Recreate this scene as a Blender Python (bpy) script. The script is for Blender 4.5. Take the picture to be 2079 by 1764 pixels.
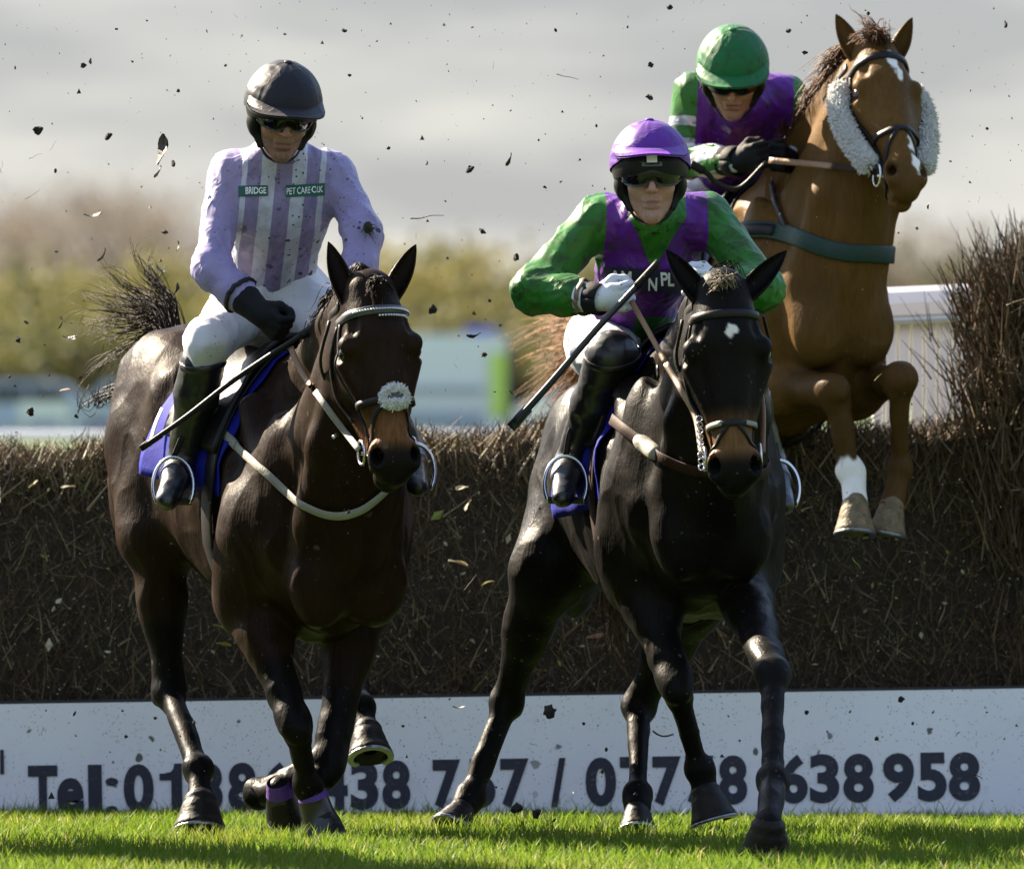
import bpy, bmesh, math, random
import numpy as np
from mathutils import Vector, Matrix, noise
from mathutils.bvhtree import BVHTree

for o in list(bpy.data.objects):
    bpy.data.objects.remove(o, do_unlink=True)
scene = bpy.context.scene
C = scene.collection
R = math.radians
rng = np.random.default_rng(11)
random.seed(11)

# ---------------------------------------------------------------- camera
F = 23240.0          # focal length in units of a picture 2079 wide
CAMH = 1.307
HZ = 790.0           # row of the horizon
cam_d = bpy.data.cameras.new('camera')
cam_d.sensor_width = 36.0
cam_d.lens = F / 2079.0 * 36.0
cam_d.shift_y = -(882.0 - HZ) / 2079.0
cam_d.clip_start = 0.5
cam_d.clip_end = 6000.0
cam_d.dof.use_dof = True
cam_d.dof.focus_distance = 33.0
cam_d.dof.aperture_fstop = 6.0
cam = bpy.data.objects.new('camera', cam_d)
cam.location = (0, 0, CAMH)
cam.rotation_euler = (R(90), 0, 0)
C.objects.link(cam)
scene.camera = cam

# ---------------------------------------------------------------- sun and sky
SUN_A, SUN_E = R(44), R(34)      # azimuth behind the fence line on the left, elevation
sdir = Vector((-math.cos(SUN_E) * math.cos(SUN_A), math.cos(SUN_E) * math.sin(SUN_A), math.sin(SUN_E)))
sun_d = bpy.data.lights.new('sun', 'SUN')
sun_d.energy = 4.6
sun_d.angle = R(0.53)
sun_d.color = (1.0, 0.86, 0.66)
sun = bpy.data.objects.new('sun', sun_d)
sun.rotation_euler = sdir.to_track_quat('Z', 'Y').to_euler()
sun.location = (-8, 40, 12)
C.objects.link(sun)

world = bpy.data.worlds.new('World')
scene.world = world
world.use_nodes = True
nt = world.node_tree
nt.nodes.clear()
def wn(t, **kw):
    n = nt.nodes.new(t)
    for k, v in kw.items():
        setattr(n, k, v)
    return n
w_out = wn('ShaderNodeOutputWorld')
w_bg = wn('ShaderNodeBackground')
w_sky = wn('ShaderNodeTexSky', sky_type='NISHITA', sun_disc=False)
w_sky.sun_elevation = SUN_E
w_sky.sun_rotation = math.atan2(sdir.x, sdir.y)
w_sky.air_density = 1.0
w_sky.dust_density = 0.6
w_sky.ozone_density = 2.5
w_tc = wn('ShaderNodeTexCoord')
w_map = wn('ShaderNodeMapping')
w_map.inputs['Scale'].default_value = (1.0, 1.0, 4.5)
w_n1 = wn('ShaderNodeTexNoise')
w_n1.inputs['Scale'].default_value = 17.0
w_n1.inputs['Detail'].default_value = 5.0
w_n1.inputs['Roughness'].default_value = 0.5
w_r1 = wn('ShaderNodeValToRGB')                      # grey and white parts of the cloud
w_r1.color_ramp.elements[0].position = 0.40
w_r1.color_ramp.elements[0].color = (0.70, 0.72, 0.77, 1)
w_r1.color_ramp.elements[1].position = 0.66
w_r1.color_ramp.elements[1].color = (1.38, 1.36, 1.28, 1)
w_n2 = wn('ShaderNodeTexNoise')
w_n2.inputs['Scale'].default_value = 2.3
w_n2.inputs['Detail'].default_value = 6.0
w_r2 = wn('ShaderNodeValToRGB')                      # broken cover
w_r2.color_ramp.elements[0].position = 0.40
w_r2.color_ramp.elements[1].position = 0.58
w_r2.color_ramp.elements[0].color = (0.0, 0.0, 0.0, 1)
w_r2.color_ramp.elements[1].color = (0.8, 0.8, 0.8, 1)
w_sep = wn('ShaderNodeSeparateXYZ')
w_el = wn('ShaderNodeMapRange')                      # a bank of cloud low down all round, gaps of blue above it
w_el.inputs[1].default_value = 0.14; w_el.inputs[2].default_value = 0.45
w_el.inputs[3].default_value = 0.97; w_el.inputs[4].default_value = 0.0
w_max = wn('ShaderNodeMath', operation='MAXIMUM')
w_mix = wn('ShaderNodeMix', data_type='RGBA')
L = nt.links.new
L(w_tc.outputs['Generated'], w_map.inputs['Vector'])
L(w_map.outputs[0], w_n1.inputs['Vector'])
L(w_tc.outputs['Generated'], w_n2.inputs['Vector'])
L(w_tc.outputs['Generated'], w_sep.inputs[0])
L(w_sep.outputs[2], w_el.inputs[0])
L(w_n1.outputs['Fac'], w_r1.inputs[0])
L(w_n2.outputs['Fac'], w_r2.inputs[0])
L(w_r2.outputs[0], w_max.inputs[0]); L(w_el.outputs[0], w_max.inputs[1])
L(w_max.outputs[0], w_mix.inputs[0])
L(w_sky.outputs[0], w_mix.inputs[6])
L(w_r1.outputs[0], w_mix.inputs[7])
L(w_mix.outputs[2], w_bg.inputs[0])
w_bg.inputs[1].default_value = 0.10
L(w_bg.outputs[0], w_out.inputs[0])

scene.view_settings.view_transform = 'Standard'
scene.view_settings.look = 'None'
scene.view_settings.gamma = 1.0
scene.view_settings.use_curve_mapping = False
scene.view_settings.exposure = 2.55
scene.render.engine = 'CYCLES'
scene.cycles.use_denoising = True
scene.cycles.max_bounces = 6
scene.cycles.transparent_max_bounces = 8

# ---------------------------------------------------------------- helpers
V = lambda *a: np.array(a, dtype=np.float64)
def D(dx, dy, Y):
    """a place in the world at depth Y that is seen at (dx, dy) of a 2079 x 1764 picture"""
    return V((dx - 1039.5) * Y / F, Y, CAMH - (dy - HZ) * Y / F)
def nrm(v):
    v = np.asarray(v, float)
    return v / max(1e-9, np.linalg.norm(v))
def lerp(a, b, t):
    return a + (b - a) * t
def spline(pts, n):
    """Catmull-Rom through pts, n points per span"""
    P = [np.asarray(p, float) for p in pts]
    P = [2 * P[0] - P[1]] + P + [2 * P[-1] - P[-2]]
    out = []
    for i in range(1, len(P) - 2):
        for j in range(n):
            t = j / n
            a, b, c, d = P[i - 1], P[i], P[i + 1], P[i + 2]
            out.append(0.5 * (2 * b + (c - a) * t + (2 * a - 5 * b + 4 * c - d) * t * t + (3 * b - a - 3 * c + d) * t ** 3))
    out.append(P[-2])
    return out

def mesh_np(name, verts, faces, smooth=True):
    me = bpy.data.meshes.new(name)
    if isinstance(faces, np.ndarray):
        n = faces.shape[1]
        me.vertices.add(len(verts))
        me.vertices.foreach_set('co', np.asarray(verts, np.float32).ravel())
        me.loops.add(faces.size)
        me.loops.foreach_set('vertex_index', faces.astype(np.int32).ravel())
        me.polygons.add(len(faces))
        me.polygons.foreach_set('loop_start', np.arange(0, faces.size, n, dtype=np.int32))
        me.polygons.foreach_set('loop_total', np.full(len(faces), n, np.int32))
        me.update(calc_edges=True)
    else:
        me.from_pydata([tuple(map(float, v)) for v in verts], [], faces)
        me.update()
    me.polygons.foreach_set('use_smooth', np.full(len(me.polygons), smooth))
    return me
def wloc(o):
    p = V(0, 0, 0)
    while o is not None:
        p = p + np.array(o.location)
        o = o.parent
    return p
def obj(name, verts, faces, material, parent=None, smooth=True, attrs=None, base=None):
    """one mesh object; verts are world places, stored relative to the thing's base"""
    verts = np.asarray(verts, float).reshape(-1, 3)
    off = wloc(parent) if parent is not None else (np.asarray(base, float) if base is not None else V(0, 0, 0))
    me = mesh_np(name, verts - off, faces, smooth)
    me.materials.append(material)
    if attrs:
        for k, a in attrs.items():
            at = me.attributes.new(k, 'FLOAT', 'POINT')
            at.data.foreach_set('value', np.asarray(a, np.float32))
    o = bpy.data.objects.new(name, me)
    C.objects.link(o)
    if parent is not None:
        o.parent = parent
    elif base is not None:
        o.location = base
    return o
def tag(o, label, cat, group=None):
    o['label'] = label
    o['category'] = cat
    if group:
        o['group'] = group
    return o
def thing(name, label, cat, loc=(0, 0, 0), group=None):
    o = bpy.data.objects.new(name, None)
    o.empty_display_size = 0.1
    C.objects.link(o)
    o.location = tuple(float(x) for x in loc)
    return tag(o, label, cat, group)

class MB:
    """collects shapes into one mesh"""
    def __init__(s):
        s.v = []; s.f = []
    def add(s, v, f):
        b = len(s.v)
        s.v += [np.asarray(p, float) for p in v]
        s.f += [tuple(i + b for i in q) for q in f]
        return s
    def box(s, c, half, ax=None):
        c = np.asarray(c, float)
        ax = np.eye(3) if ax is None else np.asarray(ax, float)
        vs = [c + ax[0] * half[0] * i + ax[1] * half[1] * j + ax[2] * half[2] * k for i in (-1, 1) for j in (-1, 1) for k in (-1, 1)]
        return s.add(vs, [(0, 1, 3, 2), (4, 6, 7, 5), (0, 4, 5, 1), (2, 3, 7, 6), (0, 2, 6, 4), (1, 5, 7, 3)])
    def tube(s, pts, r, n=8, cap=True):
        pts = [np.asarray(p, float) for p in pts]
        m = len(pts)
        rs = r if hasattr(r, '__len__') else [r] * m
        vs = []; up = None
        for i, p in enumerate(pts):
            t = nrm(pts[min(i + 1, m - 1)] - pts[max(i - 1, 0)])
            if up is None:
                up = nrm(np.cross(t, V(0.31, 0.2, 0.93) if abs(t[2]) < 0.9 else V(1, 0, 0)))
            up = nrm(up - t * np.dot(up, t))
            w = np.cross(t, up)
            for k in range(n):
                a = 2 * math.pi * k / n
                vs.append(p + (up * math.cos(a) + w * math.sin(a)) * rs[i])
        fs = []
        for i in range(m - 1):
            for k in range(n):
                k2 = (k + 1) % n
                fs.append((i * n + k, i * n + k2, (i + 1) * n + k2, (i + 1) * n + k))
        if cap:
            fs.append(tuple(range(n - 1, -1, -1)))
            fs.append(tuple((m - 1) * n + k for k in range(n)))
        return s.add(vs, fs)
    def strap(s, pts, nor, w, t=0.004):
        """flat strap along pts; nor is the outward normal at each point"""
        m = len(pts); vs = []; fs = []
        ws = w if hasattr(w, '__len__') else [w] * m
        for i in range(m):
            tg = nrm(np.asarray(pts[min(i + 1, m - 1)]) - np.asarray(pts[max(i - 1, 0)]))
            n_ = nrm(nor[i]); n_ = nrm(n_ - tg * np.dot(n_, tg))
            b = np.cross(tg, n_)
            p = np.asarray(pts[i])
            hw = ws[i] / 2
            for (x, y) in ((-1, 0), (-.85, 1), (.85, 1), (1, 0), (.85, -1), (-.85, -1)):
                vs.append(p + b * hw * x + n_ * t * 0.5 * y)
        for i in range(m - 1):
            for k in range(6):
                k2 = (k + 1) % 6
                fs.append((i * 6 + k, i * 6 + k2, i * 6 + 6 + k2, i * 6 + 6 + k))
        fs.append((5, 4, 3, 2, 1, 0)); e = (m - 1) * 6
        fs.append((e, e + 1, e + 2, e + 3, e + 4, e + 5))
        return s.add(vs, fs)
    def ball(s, c, r, ax=None, nu=16, nv=10):
        c = np.asarray(c, float); ax = np.eye(3) if ax is None else np.asarray(ax, float)
        r = r if hasattr(r, '__len__') else (r, r, r)
        vs = [c + ax[2] * r[2]]
        for j in range(1, nv):
            t = math.pi * j / nv
            for i in range(nu):
                p = 2 * math.pi * i / nu
                vs.append(c + ax[0] * r[0] * math.sin(t) * math.cos(p) + ax[1] * r[1] * math.sin(t) * math.sin(p) + ax[2] * r[2] * math.cos(t))
        vs.append(c - ax[2] * r[2])
        fs = [(0, 1 + i, 1 + (i + 1) % nu) for i in range(nu)]
        for j in range(nv - 2):
            for i in range(nu):
                a = 1 + j * nu
                fs.append((a + i, a + nu + i, a + nu + (i + 1) % nu, a + (i + 1) % nu))
        e = len(vs) - 1; a = 1 + (nv - 2) * nu
        fs += [(e, a + (i + 1) % nu, a + i) for i in range(nu)]
        return s.add(vs, fs)
    def build(s, name, m, parent=None, smooth=True, base=None):
        return obj(name, s.v, s.f, m, parent, smooth, None, base)

# ---------------------------------------------------------------- organic surfaces: a distance field turned into one mesh
def smin(a, b, k):
    h = np.maximum(k - np.abs(a - b), 0.0) / k
    return np.minimum(a, b) - h * h * k * 0.25
class Field:
    def __init__(s):
        s.ops = []
    def op(s, fn, lo, hi, k, sub=False):
        s.ops.append((fn, np.asarray(lo, float), np.asarray(hi, float), k, sub)); return s
    def cone(s, a, b, ra, rb, k=0.03, flat=None, sub=False):
        a = np.asarray(a, float); b = np.asarray(b, float)
        fn = cone_fn(a, b, ra, rb, flat)
        m = max(ra, rb) * (max(1.0, flat[1]) if flat is not None else 1.0)
        return s.op(fn, np.minimum(a, b) - m, np.maximum(a, b) + m, k, sub)
    def chain(s, pts, rs, k=0.03, flat=None):
        for i in range(len(pts) - 1):
            s.cone(pts[i], pts[i + 1], rs[i], rs[i + 1], k, flat)
        return s
    def ball(s, c, r, ax=None, k=0.03, sub=False):
        c = np.asarray(c, float)
        r = np.asarray(r if hasattr(r, '__len__') else (r, r, r), float)
        ax = np.eye(3) if ax is None else np.asarray(ax, float)
        def fn(X, Y, Z):
            x, y, z = X - c[0], Y - c[1], Z - c[2]
            k0 = 0; k1 = 0
            for i in range(3):
                q = x * ax[i][0] + y * ax[i][1] + z * ax[i][2]
                k0 = k0 + (q / r[i]) ** 2
                k1 = k1 + (q / r[i] ** 2) ** 2
            k0 = np.sqrt(k0); k1 = np.sqrt(k1) + 1e-6
            return k0 * (k0 - 1.0) / k1
        e = np.sqrt(sum((ax[i] * r[i]) ** 2 for i in range(3)))
        return s.op(fn, c - e, c + e, k, sub)
    def mesh(s, h, fine=(), smooth=2):
        lo = np.min([o[1] for o in s.ops if not o[4]], axis=0) - 0.03
        hi = np.max([o[2] for o in s.ops if not o[4]], axis=0) + 0.03
        axs = []
        for d in range(3):
            cs = [lo[d]]
            while cs[-1] < hi[d]:
                st = h
                for (flo, fhi, fh) in fine:
                    if flo[d] - 0.5 * h <= cs[-1] <= fhi[d]:
                        st = min(st, fh)
                cs.append(cs[-1] + st)
            axs.append(np.array(cs))
        xs, ys, zs = axs
        f = np.full((len(xs), len(ys), len(zs)), 0.25, np.float32)
        for (fn, l, u, k, sub) in s.ops:
            pad = k + 0.015
            i0 = [max(0, np.searchsorted(axs[d], l[d] - pad) - 1) for d in range(3)]
            i1 = [min(len(axs[d]), np.searchsorted(axs[d], u[d] + pad) + 1) for d in range(3)]
            if any(i1[d] <= i0[d] for d in range(3)):
                continue
            sl = tuple(slice(i0[d], i1[d]) for d in range(3))
            X = xs[sl[0]].astype(np.float32)[:, None, None]; Y = ys[sl[1]].astype(np.float32)[None, :, None]; Z = zs[sl[2]].astype(np.float32)[None, None, :]
            d_ = fn(X, Y, Z).astype(np.float32)
            if sub:
                f[sl] = -smin(-f[sl], d_, k)
            else:
                f[sl] = smin(f[sl], d_, k)
        v, q = nets(f, xs, ys, zs)
        for _ in range(smooth):
            v = relax(v, q, 0.5)
        return v, q
def cone_fn(a, b, ra, rb, flat=None):
    ba = b - a; L2 = max(1e-9, float(np.dot(ba, ba)))
    def fn(X, Y, Z):
        x, y, z = X - a[0], Y - a[1], Z - a[2]
        t = np.clip((x * ba[0] + y * ba[1] + z * ba[2]) / L2, 0, 1)
        x = x - t * ba[0]; y = y - t * ba[1]; z = z - t * ba[2]
        if flat is not None:
            n_, sc = flat
            q = (x * n_[0] + y * n_[1] + z * n_[2]) * (1.0 / sc - 1.0)
            x = x + q * n_[0]; y = y + q * n_[1]; z = z + q * n_[2]
        return np.sqrt(x * x + y * y + z * z) - (ra + (rb - ra) * t)
    return fn
def nets(f, xs, ys, zs):
    s = f < 0
    c = s[:-1].astype(np.uint8) + s[1:]
    c = c[:, :-1] + c[:, 1:]
    c = c[:, :, :-1] + c[:, :, 1:]
    act = (c > 0) & (c < 8)
    idx = np.argwhere(act)
    vid = np.full(act.shape, -1, np.int32)
    vid[act] = np.arange(len(idx), dtype=np.int32)
    cor = [(i, j, k) for i in (0, 1) for j in (0, 1) for k in (0, 1)]
    vals = [f[idx[:, 0] + a, idx[:, 1] + b, idx[:, 2] + g] for (a, b, g) in cor]
    acc = np.zeros((len(idx), 3)); cnt = np.zeros(len(idx))
    for i in range(8):
        for j in range(i + 1, 8):
            if sum(abs(cor[i][d] - cor[j][d]) for d in range(3)) != 1:
                continue
            m = (vals[i] < 0) != (vals[j] < 0)
            t = vals[i][m] / (vals[i][m] - vals[j][m])
            acc[m] += np.array(cor[i]) + t[:, None] * (np.array(cor[j]) - np.array(cor[i]))
            cnt[m] += 1
    fr = acc / cnt[:, None]
    ax = (xs, ys, zs)
    v = np.stack([ax[d][idx[:, d]] + fr[:, d] * (ax[d][idx[:, d] + 1] - ax[d][idx[:, d]]) for d in range(3)], 1)
    qs = []
    for d in range(3):
        o1, o2 = (d + 1) % 3, (d + 2) % 3
        a = np.take(s, range(0, s.shape[d] - 1), d); b = np.take(s, range(1, s.shape[d]), d)
        e = np.argwhere(a != b)
        e = e[(e[:, o1] > 0) & (e[:, o2] > 0) & (e[:, o1] < s.shape[o1] - 1) & (e[:, o2] < s.shape[o2] - 1)]
        ins = s[e[:, 0], e[:, 1], e[:, 2]]
        def cell(x, y):
            g = e.copy(); g[:, o1] += x; g[:, o2] += y
            return vid[g[:, 0], g[:, 1], g[:, 2]]
        q = np.stack([cell(-1, -1), cell(0, -1), cell(0, 0), cell(-1, 0)], 1)
        q[~ins] = q[~ins][:, ::-1]
        qs.append(q)
    q = np.concatenate(qs)
    q = q[(q >= 0).all(1)]
    return v, q
def relax(v, q, w):
    e = np.concatenate([q[:, [0, 1]], q[:, [1, 2]], q[:, [2, 3]], q[:, [3, 0]]])
    n = len(v); acc = np.zeros((n, 3)); cnt = np.bincount(e[:, 0], minlength=n).astype(float)
    for d in range(3):
        acc[:, d] = np.bincount(e[:, 0], v[e[:, 1], d], minlength=n)
    cnt = np.maximum(cnt, 1)
    return v * (1 - w) + w * acc / cnt[:, None]
def vnormals(v, q):
    n = np.cross(v[q[:, 2]] - v[q[:, 0]], v[q[:, 3]] - v[q[:, 1]])
    out = np.zeros_like(v)
    for k in range(4):
        for d in range(3):
            out[:, d] += np.bincount(q[:, k], n[:, d], minlength=len(v))
    return out / np.maximum(1e-12, np.linalg.norm(out, axis=1))[:, None]
def fnoise(v, scale, seed=0):
    """smooth noise in numpy: trilinear value noise on a lattice"""
    p = np.asarray(v) * scale + 1000.0 + seed * 17.3
    i = np.floor(p).astype(np.int64); f = p - i; f = f * f * (3 - 2 * f)
    def h(a, b, c):
        n = (a * 73856093) ^ (b * 19349663) ^ (c * 83492791) ^ (seed * 2654435)
        n = (n ^ (n >> 13)) * 1274126177
        return ((n ^ (n >> 16)) & 0xffff) / 65535.0 * 2 - 1
    o = 0
    for a in (0, 1):
        for b in (0, 1):
            for c in (0, 1):
                w = (f[:, 0] if a else 1 - f[:, 0]) * (f[:, 1] if b else 1 - f[:, 1]) * (f[:, 2] if c else 1 - f[:, 2])
                o = o + w * h(i[:, 0] + a, i[:, 1] + b, i[:, 2] + c)
    return o
def tree_of(v, q):
    return BVHTree.FromPolygons([tuple(p) for p in v.tolist()], q.tolist())
def near(bvh, p, off):
    l, n, i, d = bvh.find_nearest(Vector(p))
    return np.array(l) + np.array(n) * off, np.array(n)
def view_hit(bvh, dx, dy, off):
    o = Vector((0, 0, CAMH)); d = (Vector(D(dx, dy, 30.0)) - o).normalized()
    l, n, i, t = bvh.ray_cast(o + d * 20, d, 60)
    if l is None:
        return None, None
    return np.array(l) + np.array(n) * off, np.array(n)
def smooth01(x, a, b):
    t = np.clip((x - a) / (b - a), 0, 1)
    return t * t * (3 - 2 * t)

# ---------------------------------------------------------------- materials
def mat(name, col, rough=0.6, var=0.15, vscale=12.0, bump=0.0, bscale=60.0, metal=0.0, spec=0.5, sheen=0.0, build=None, trans=0.0):
    m = bpy.data.materials.new(name)
    m.use_nodes = True
    t = m.node_tree
    b = t.nodes['Principled BSDF']
    b.inputs['Roughness'].default_value = rough
    b.inputs['Metallic'].default_value = metal
    b.inputs['Specular IOR Level'].default_value = spec
    if sheen:
        b.inputs['Sheen Weight'].default_value = sheen
        b.inputs['Sheen Roughness'].default_value = 0.4
    tc = t.nodes.new('ShaderNodeTexCoord')
    nz = t.nodes.new('ShaderNodeTexNoise')
    nz.inputs['Scale'].default_value = vscale
    nz.inputs['Detail'].default_value = 4
    t.links.new(tc.outputs['Object'], nz.inputs['Vector'])
    mx = t.nodes.new('ShaderNodeMix'); mx.data_type = 'RGBA'
    lo = tuple(c * (1 - var) for c in col); hi = tuple(min(1, c * (1 + var)) for c in col)
    mx.inputs[6].default_value = (*lo, 1); mx.inputs[7].default_value = (*hi, 1)
    t.links.new(nz.outputs['Fac'], mx.inputs[0])
    out = mx.outputs[2]
    if build:
        out = build(t, out, tc) or out
    t.links.new(out, b.inputs['Base Color'])
    if bump:
        n2 = t.nodes.new('ShaderNodeTexNoise')
        n2.inputs['Scale'].default_value = bscale
        n2.inputs['Detail'].default_value = 5
        t.links.new(tc.outputs['Object'], n2.inputs['Vector'])
        bp = t.nodes.new('ShaderNodeBump')
        bp.inputs['Strength'].default_value = bump
        bp.inputs['Distance'].default_value = 0.01
        t.links.new(n2.outputs['Fac'], bp.inputs['Height'])
        t.links.new(bp.outputs[0], b.inputs['Normal'])
    if trans:
        tr = t.nodes.new('ShaderNodeBsdfTranslucent')
        t.links.new(out, tr.inputs['Color'])
        ms = t.nodes.new('ShaderNodeMixShader'); ms.inputs[0].default_value = trans
        t.links.new(b.outputs[0], ms.inputs[1]); t.links.new(tr.outputs[0], ms.inputs[2])
        t.links.new(ms.outputs[0], t.nodes['Material Output'].inputs['Surface'])
    return m
def n_mix(t, fac, a, b):
    mx = t.nodes.new('ShaderNodeMix'); mx.data_type = 'RGBA'
    for sock, val in ((mx.inputs[0], fac), (mx.inputs[6], a), (mx.inputs[7], b)):
        if isinstance(val, (int, float)):
            sock.default_value = val
        elif isinstance(val, tuple):
            sock.default_value = (*val, 1)
        else:
            t.links.new(val, sock)
    return mx.outputs[2]
def n_attr(t, name):
    a = t.nodes.new('ShaderNodeAttribute'); a.attribute_name = name
    return a.outputs['Fac']
def n_math(t, op, a, b=None, c=None, clamp=False):
    n = t.nodes.new('ShaderNodeMath'); n.operation = op; n.use_clamp = clamp
    for i, x in enumerate((a, b, c)):
        if x is None:
            continue
        if isinstance(x, (int, float)):
            n.inputs[i].default_value = x
        else:
            t.links.new(x, n.inputs[i])
    return n.outputs[0]
def n_noise(t, tc, scale, detail=3.0, rough=0.5, dist=0.0):
    n = t.nodes.new('ShaderNodeTexNoise')
    n.inputs['Scale'].default_value = scale; n.inputs['Detail'].default_value = detail
    n.inputs['Roughness'].default_value = rough; n.inputs['Distortion'].default_value = dist
    t.links.new(tc.outputs['Object'], n.inputs['Vector'])
    return n.outputs['Fac']
def n_step(t, x, a, b):
    n = t.nodes.new('ShaderNodeMapRange'); n.clamp = True
    n.inputs[1].default_value = a; n.inputs[2].default_value = b
    t.links.new(x, n.inputs[0])
    return n.outputs[0]
def n_specks(t, tc, scale, prob, rmax):
    nz = t.nodes.new('ShaderNodeTexNoise'); nz.inputs['Scale'].default_value = scale * 1.7; nz.inputs['Detail'].default_value = 2
    t.links.new(tc.outputs['Object'], nz.inputs['Vector'])
    ad = t.nodes.new('ShaderNodeVectorMath'); ad.operation = 'MULTIPLY_ADD'
    k = 0.55 / scale
    t.links.new(nz.outputs['Color'], ad.inputs[0]); ad.inputs[1].default_value = (k, k, k); t.links.new(tc.outputs['Object'], ad.inputs[2])
    v = t.nodes.new('ShaderNodeTexVoronoi'); v.inputs['Scale'].default_value = scale
    t.links.new(ad.outputs[0], v.inputs['Vector'])
    sp = t.nodes.new('ShaderNodeSeparateColor'); t.links.new(v.outputs['Color'], sp.inputs[0])
    gate = n_math(t, 'LESS_THAN', sp.outputs[0], prob)
    rad = n_math(t, 'MULTIPLY', n_math(t, 'POWER', sp.outputs[1], 1.6), rmax)
    d = n_math(t, 'SUBTRACT', rad, v.outputs['Distance'])
    return n_math(t, 'MULTIPLY', n_step(t, d, 0.0, 0.06), gate)
def mud(t, tc, col, amount=1.0, dirt=(0.03, 0.024, 0.018), scale=34.0):
    """splashes of mud: spatter with a shape of its own"""
    a = n_specks(t, tc, scale, 0.10 * amount, 0.42)
    b = n_specks(t, tc, scale * 3.0, 0.20 * amount, 0.45)
    f = n_math(t, 'MAXIMUM', a, b)
    f = n_math(t, 'MULTIPLY', f, n_step(t, n_noise(t, tc, scale * .1, 2.0), 0.38, 0.55))
    return n_mix(t, n_math(t, 'MULTIPLY', f, .92), col, dirt)
# ================================================================ THE SETTING
def grass_col(t, col, tc):
    a = n_noise(t, tc, 0.9, 4.0)
    b = n_noise(t, tc, 14.0, 3.0)
    c = n_mix(t, n_step(t, a, 0.35, 0.68), (0.035, 0.075, 0.008), (0.065, 0.11, 0.012))
    return n_mix(t, n_step(t, b, 0.52, 0.72), c, (0.05, 0.055, 0.014))
m_ground = mat('turf_ground', (0.06, 0.09, 0.015), 0.9, build=grass_col, bump=0.6, bscale=30)
def gz(x, y):
    """the turf dips a little towards the foot of the fence"""
    return -(0.034 + 0.006 * np.clip(np.asarray(x) + 1.6, 0, 3.2)) * smooth01(np.asarray(y, float), 33.9, 35.3)
gx = [-1500, -300, -60, -12, -5] + [-4 + 0.4 * i for i in range(21)] + [5, 12, 60, 300, 1500]
gy = [-60, -10, 10, 24, 30] + [32 + 0.2 * i for i in range(21)] + [40, 60, 120, 400, 900, 3000]
nxg = len(gx)
gv = [(x, y, float(gz(x, y))) for y in gy for x in gx]
gf = [(j * nxg + i, j * nxg + i + 1, (j + 1) * nxg + i + 1, (j + 1) * nxg + i) for j in range(len(gy) - 1) for i in range(nxg - 1)]
g = obj('ground', gv, gf, m_ground, smooth=True)
g['kind'] = 'structure'

# grass blades in the part of the course the picture shows
def blades(n, x0, x1, y0, y1, hmin, hmax, wid):
    px, py = rng.uniform(x0, x1, n), rng.uniform(y0, y1, n)
    P = np.stack([px, py, gz(px, py)], 1)
    clump = fnoise(P, 3.0, 3) * 0.5 + fnoise(P, 9.0, 5) * 0.5
    h = rng.uniform(hmin, hmax, n) * (1 + 0.45 * clump)
    a = rng.uniform(0, 2 * math.pi, n)
    lean = rng.uniform(0.1, 0.9, n) * h
    dx, dy = np.cos(a), np.sin(a)
    w = wid * rng.uniform(0.6, 1.3, n)
    fa = rng.uniform(0, 2 * math.pi, n)
    sx, sy = np.cos(fa) * w / 2, np.sin(fa) * w / 2
    z0 = np.zeros(n)
    side = np.stack([sx, sy, z0], 1)
    mid = P + np.stack([dx * lean * 0.35, dy * lean * 0.35, h * 0.6], 1)
    tip = P + np.stack([dx * lean, dy * lean, h], 1)
    v = np.stack([P - side, P + side, mid + side * 0.75, mid - side * 0.75, tip], 1).reshape(-1, 3)
    b = np.arange(n) * 5
    f = np.concatenate([np.stack([b, b + 1, b + 2], 1), np.stack([b, b + 2, b + 3], 1), np.stack([b + 3, b + 2, b + 4], 1)])
    r = np.repeat(rng.uniform(0, 1, n), 5)
    return v, f, r
sets = [blades(128000, -3.9, 3.9, 30.4, 35.62, 0.024, 0.056, 0.0040),
        blades(21000, -3.9, 3.9, 35.1, 35.64, 0.028, 0.058, 0.0042),
        blades(1000, -3.8, 3.8, 35.2, 35.62, 0.06, 0.10, 0.0035)]
vv, ff, rr, o_ = [], [], [], 0
for v, f, r in sets:
    vv.append(v); ff.append(f + o_); rr.append(r); o_ += len(v)
def blade_col(t, col, tc):
    r = n_attr(t, 'rnd')
    c = n_mix(t, r, (0.062, 0.125, 0.012), (0.155, 0.215, 0.022))
    p = n_noise(t, tc, 1.6, 3.0)
    c = n_mix(t, n_step(t, p, 0.5, 0.75), c, (0.18, 0.205, 0.03))
    return n_mix(t, n_step(t, r, 0.965, 0.975), c, (0.33, 0.28, 0.12))
m_blade = mat('grass_blade', (0.1, 0.16, 0.02), 0.5, build=blade_col, trans=0.5, spec=0.1)
g = obj('grass', np.concatenate(vv), np.concatenate(ff), m_blade, smooth=False, attrs={'rnd': np.concatenate(rr)})
g['kind'] = 'stuff'
g['label'] = 'short green turf on the landing side of the fence'
g['category'] = 'grass'

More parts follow.
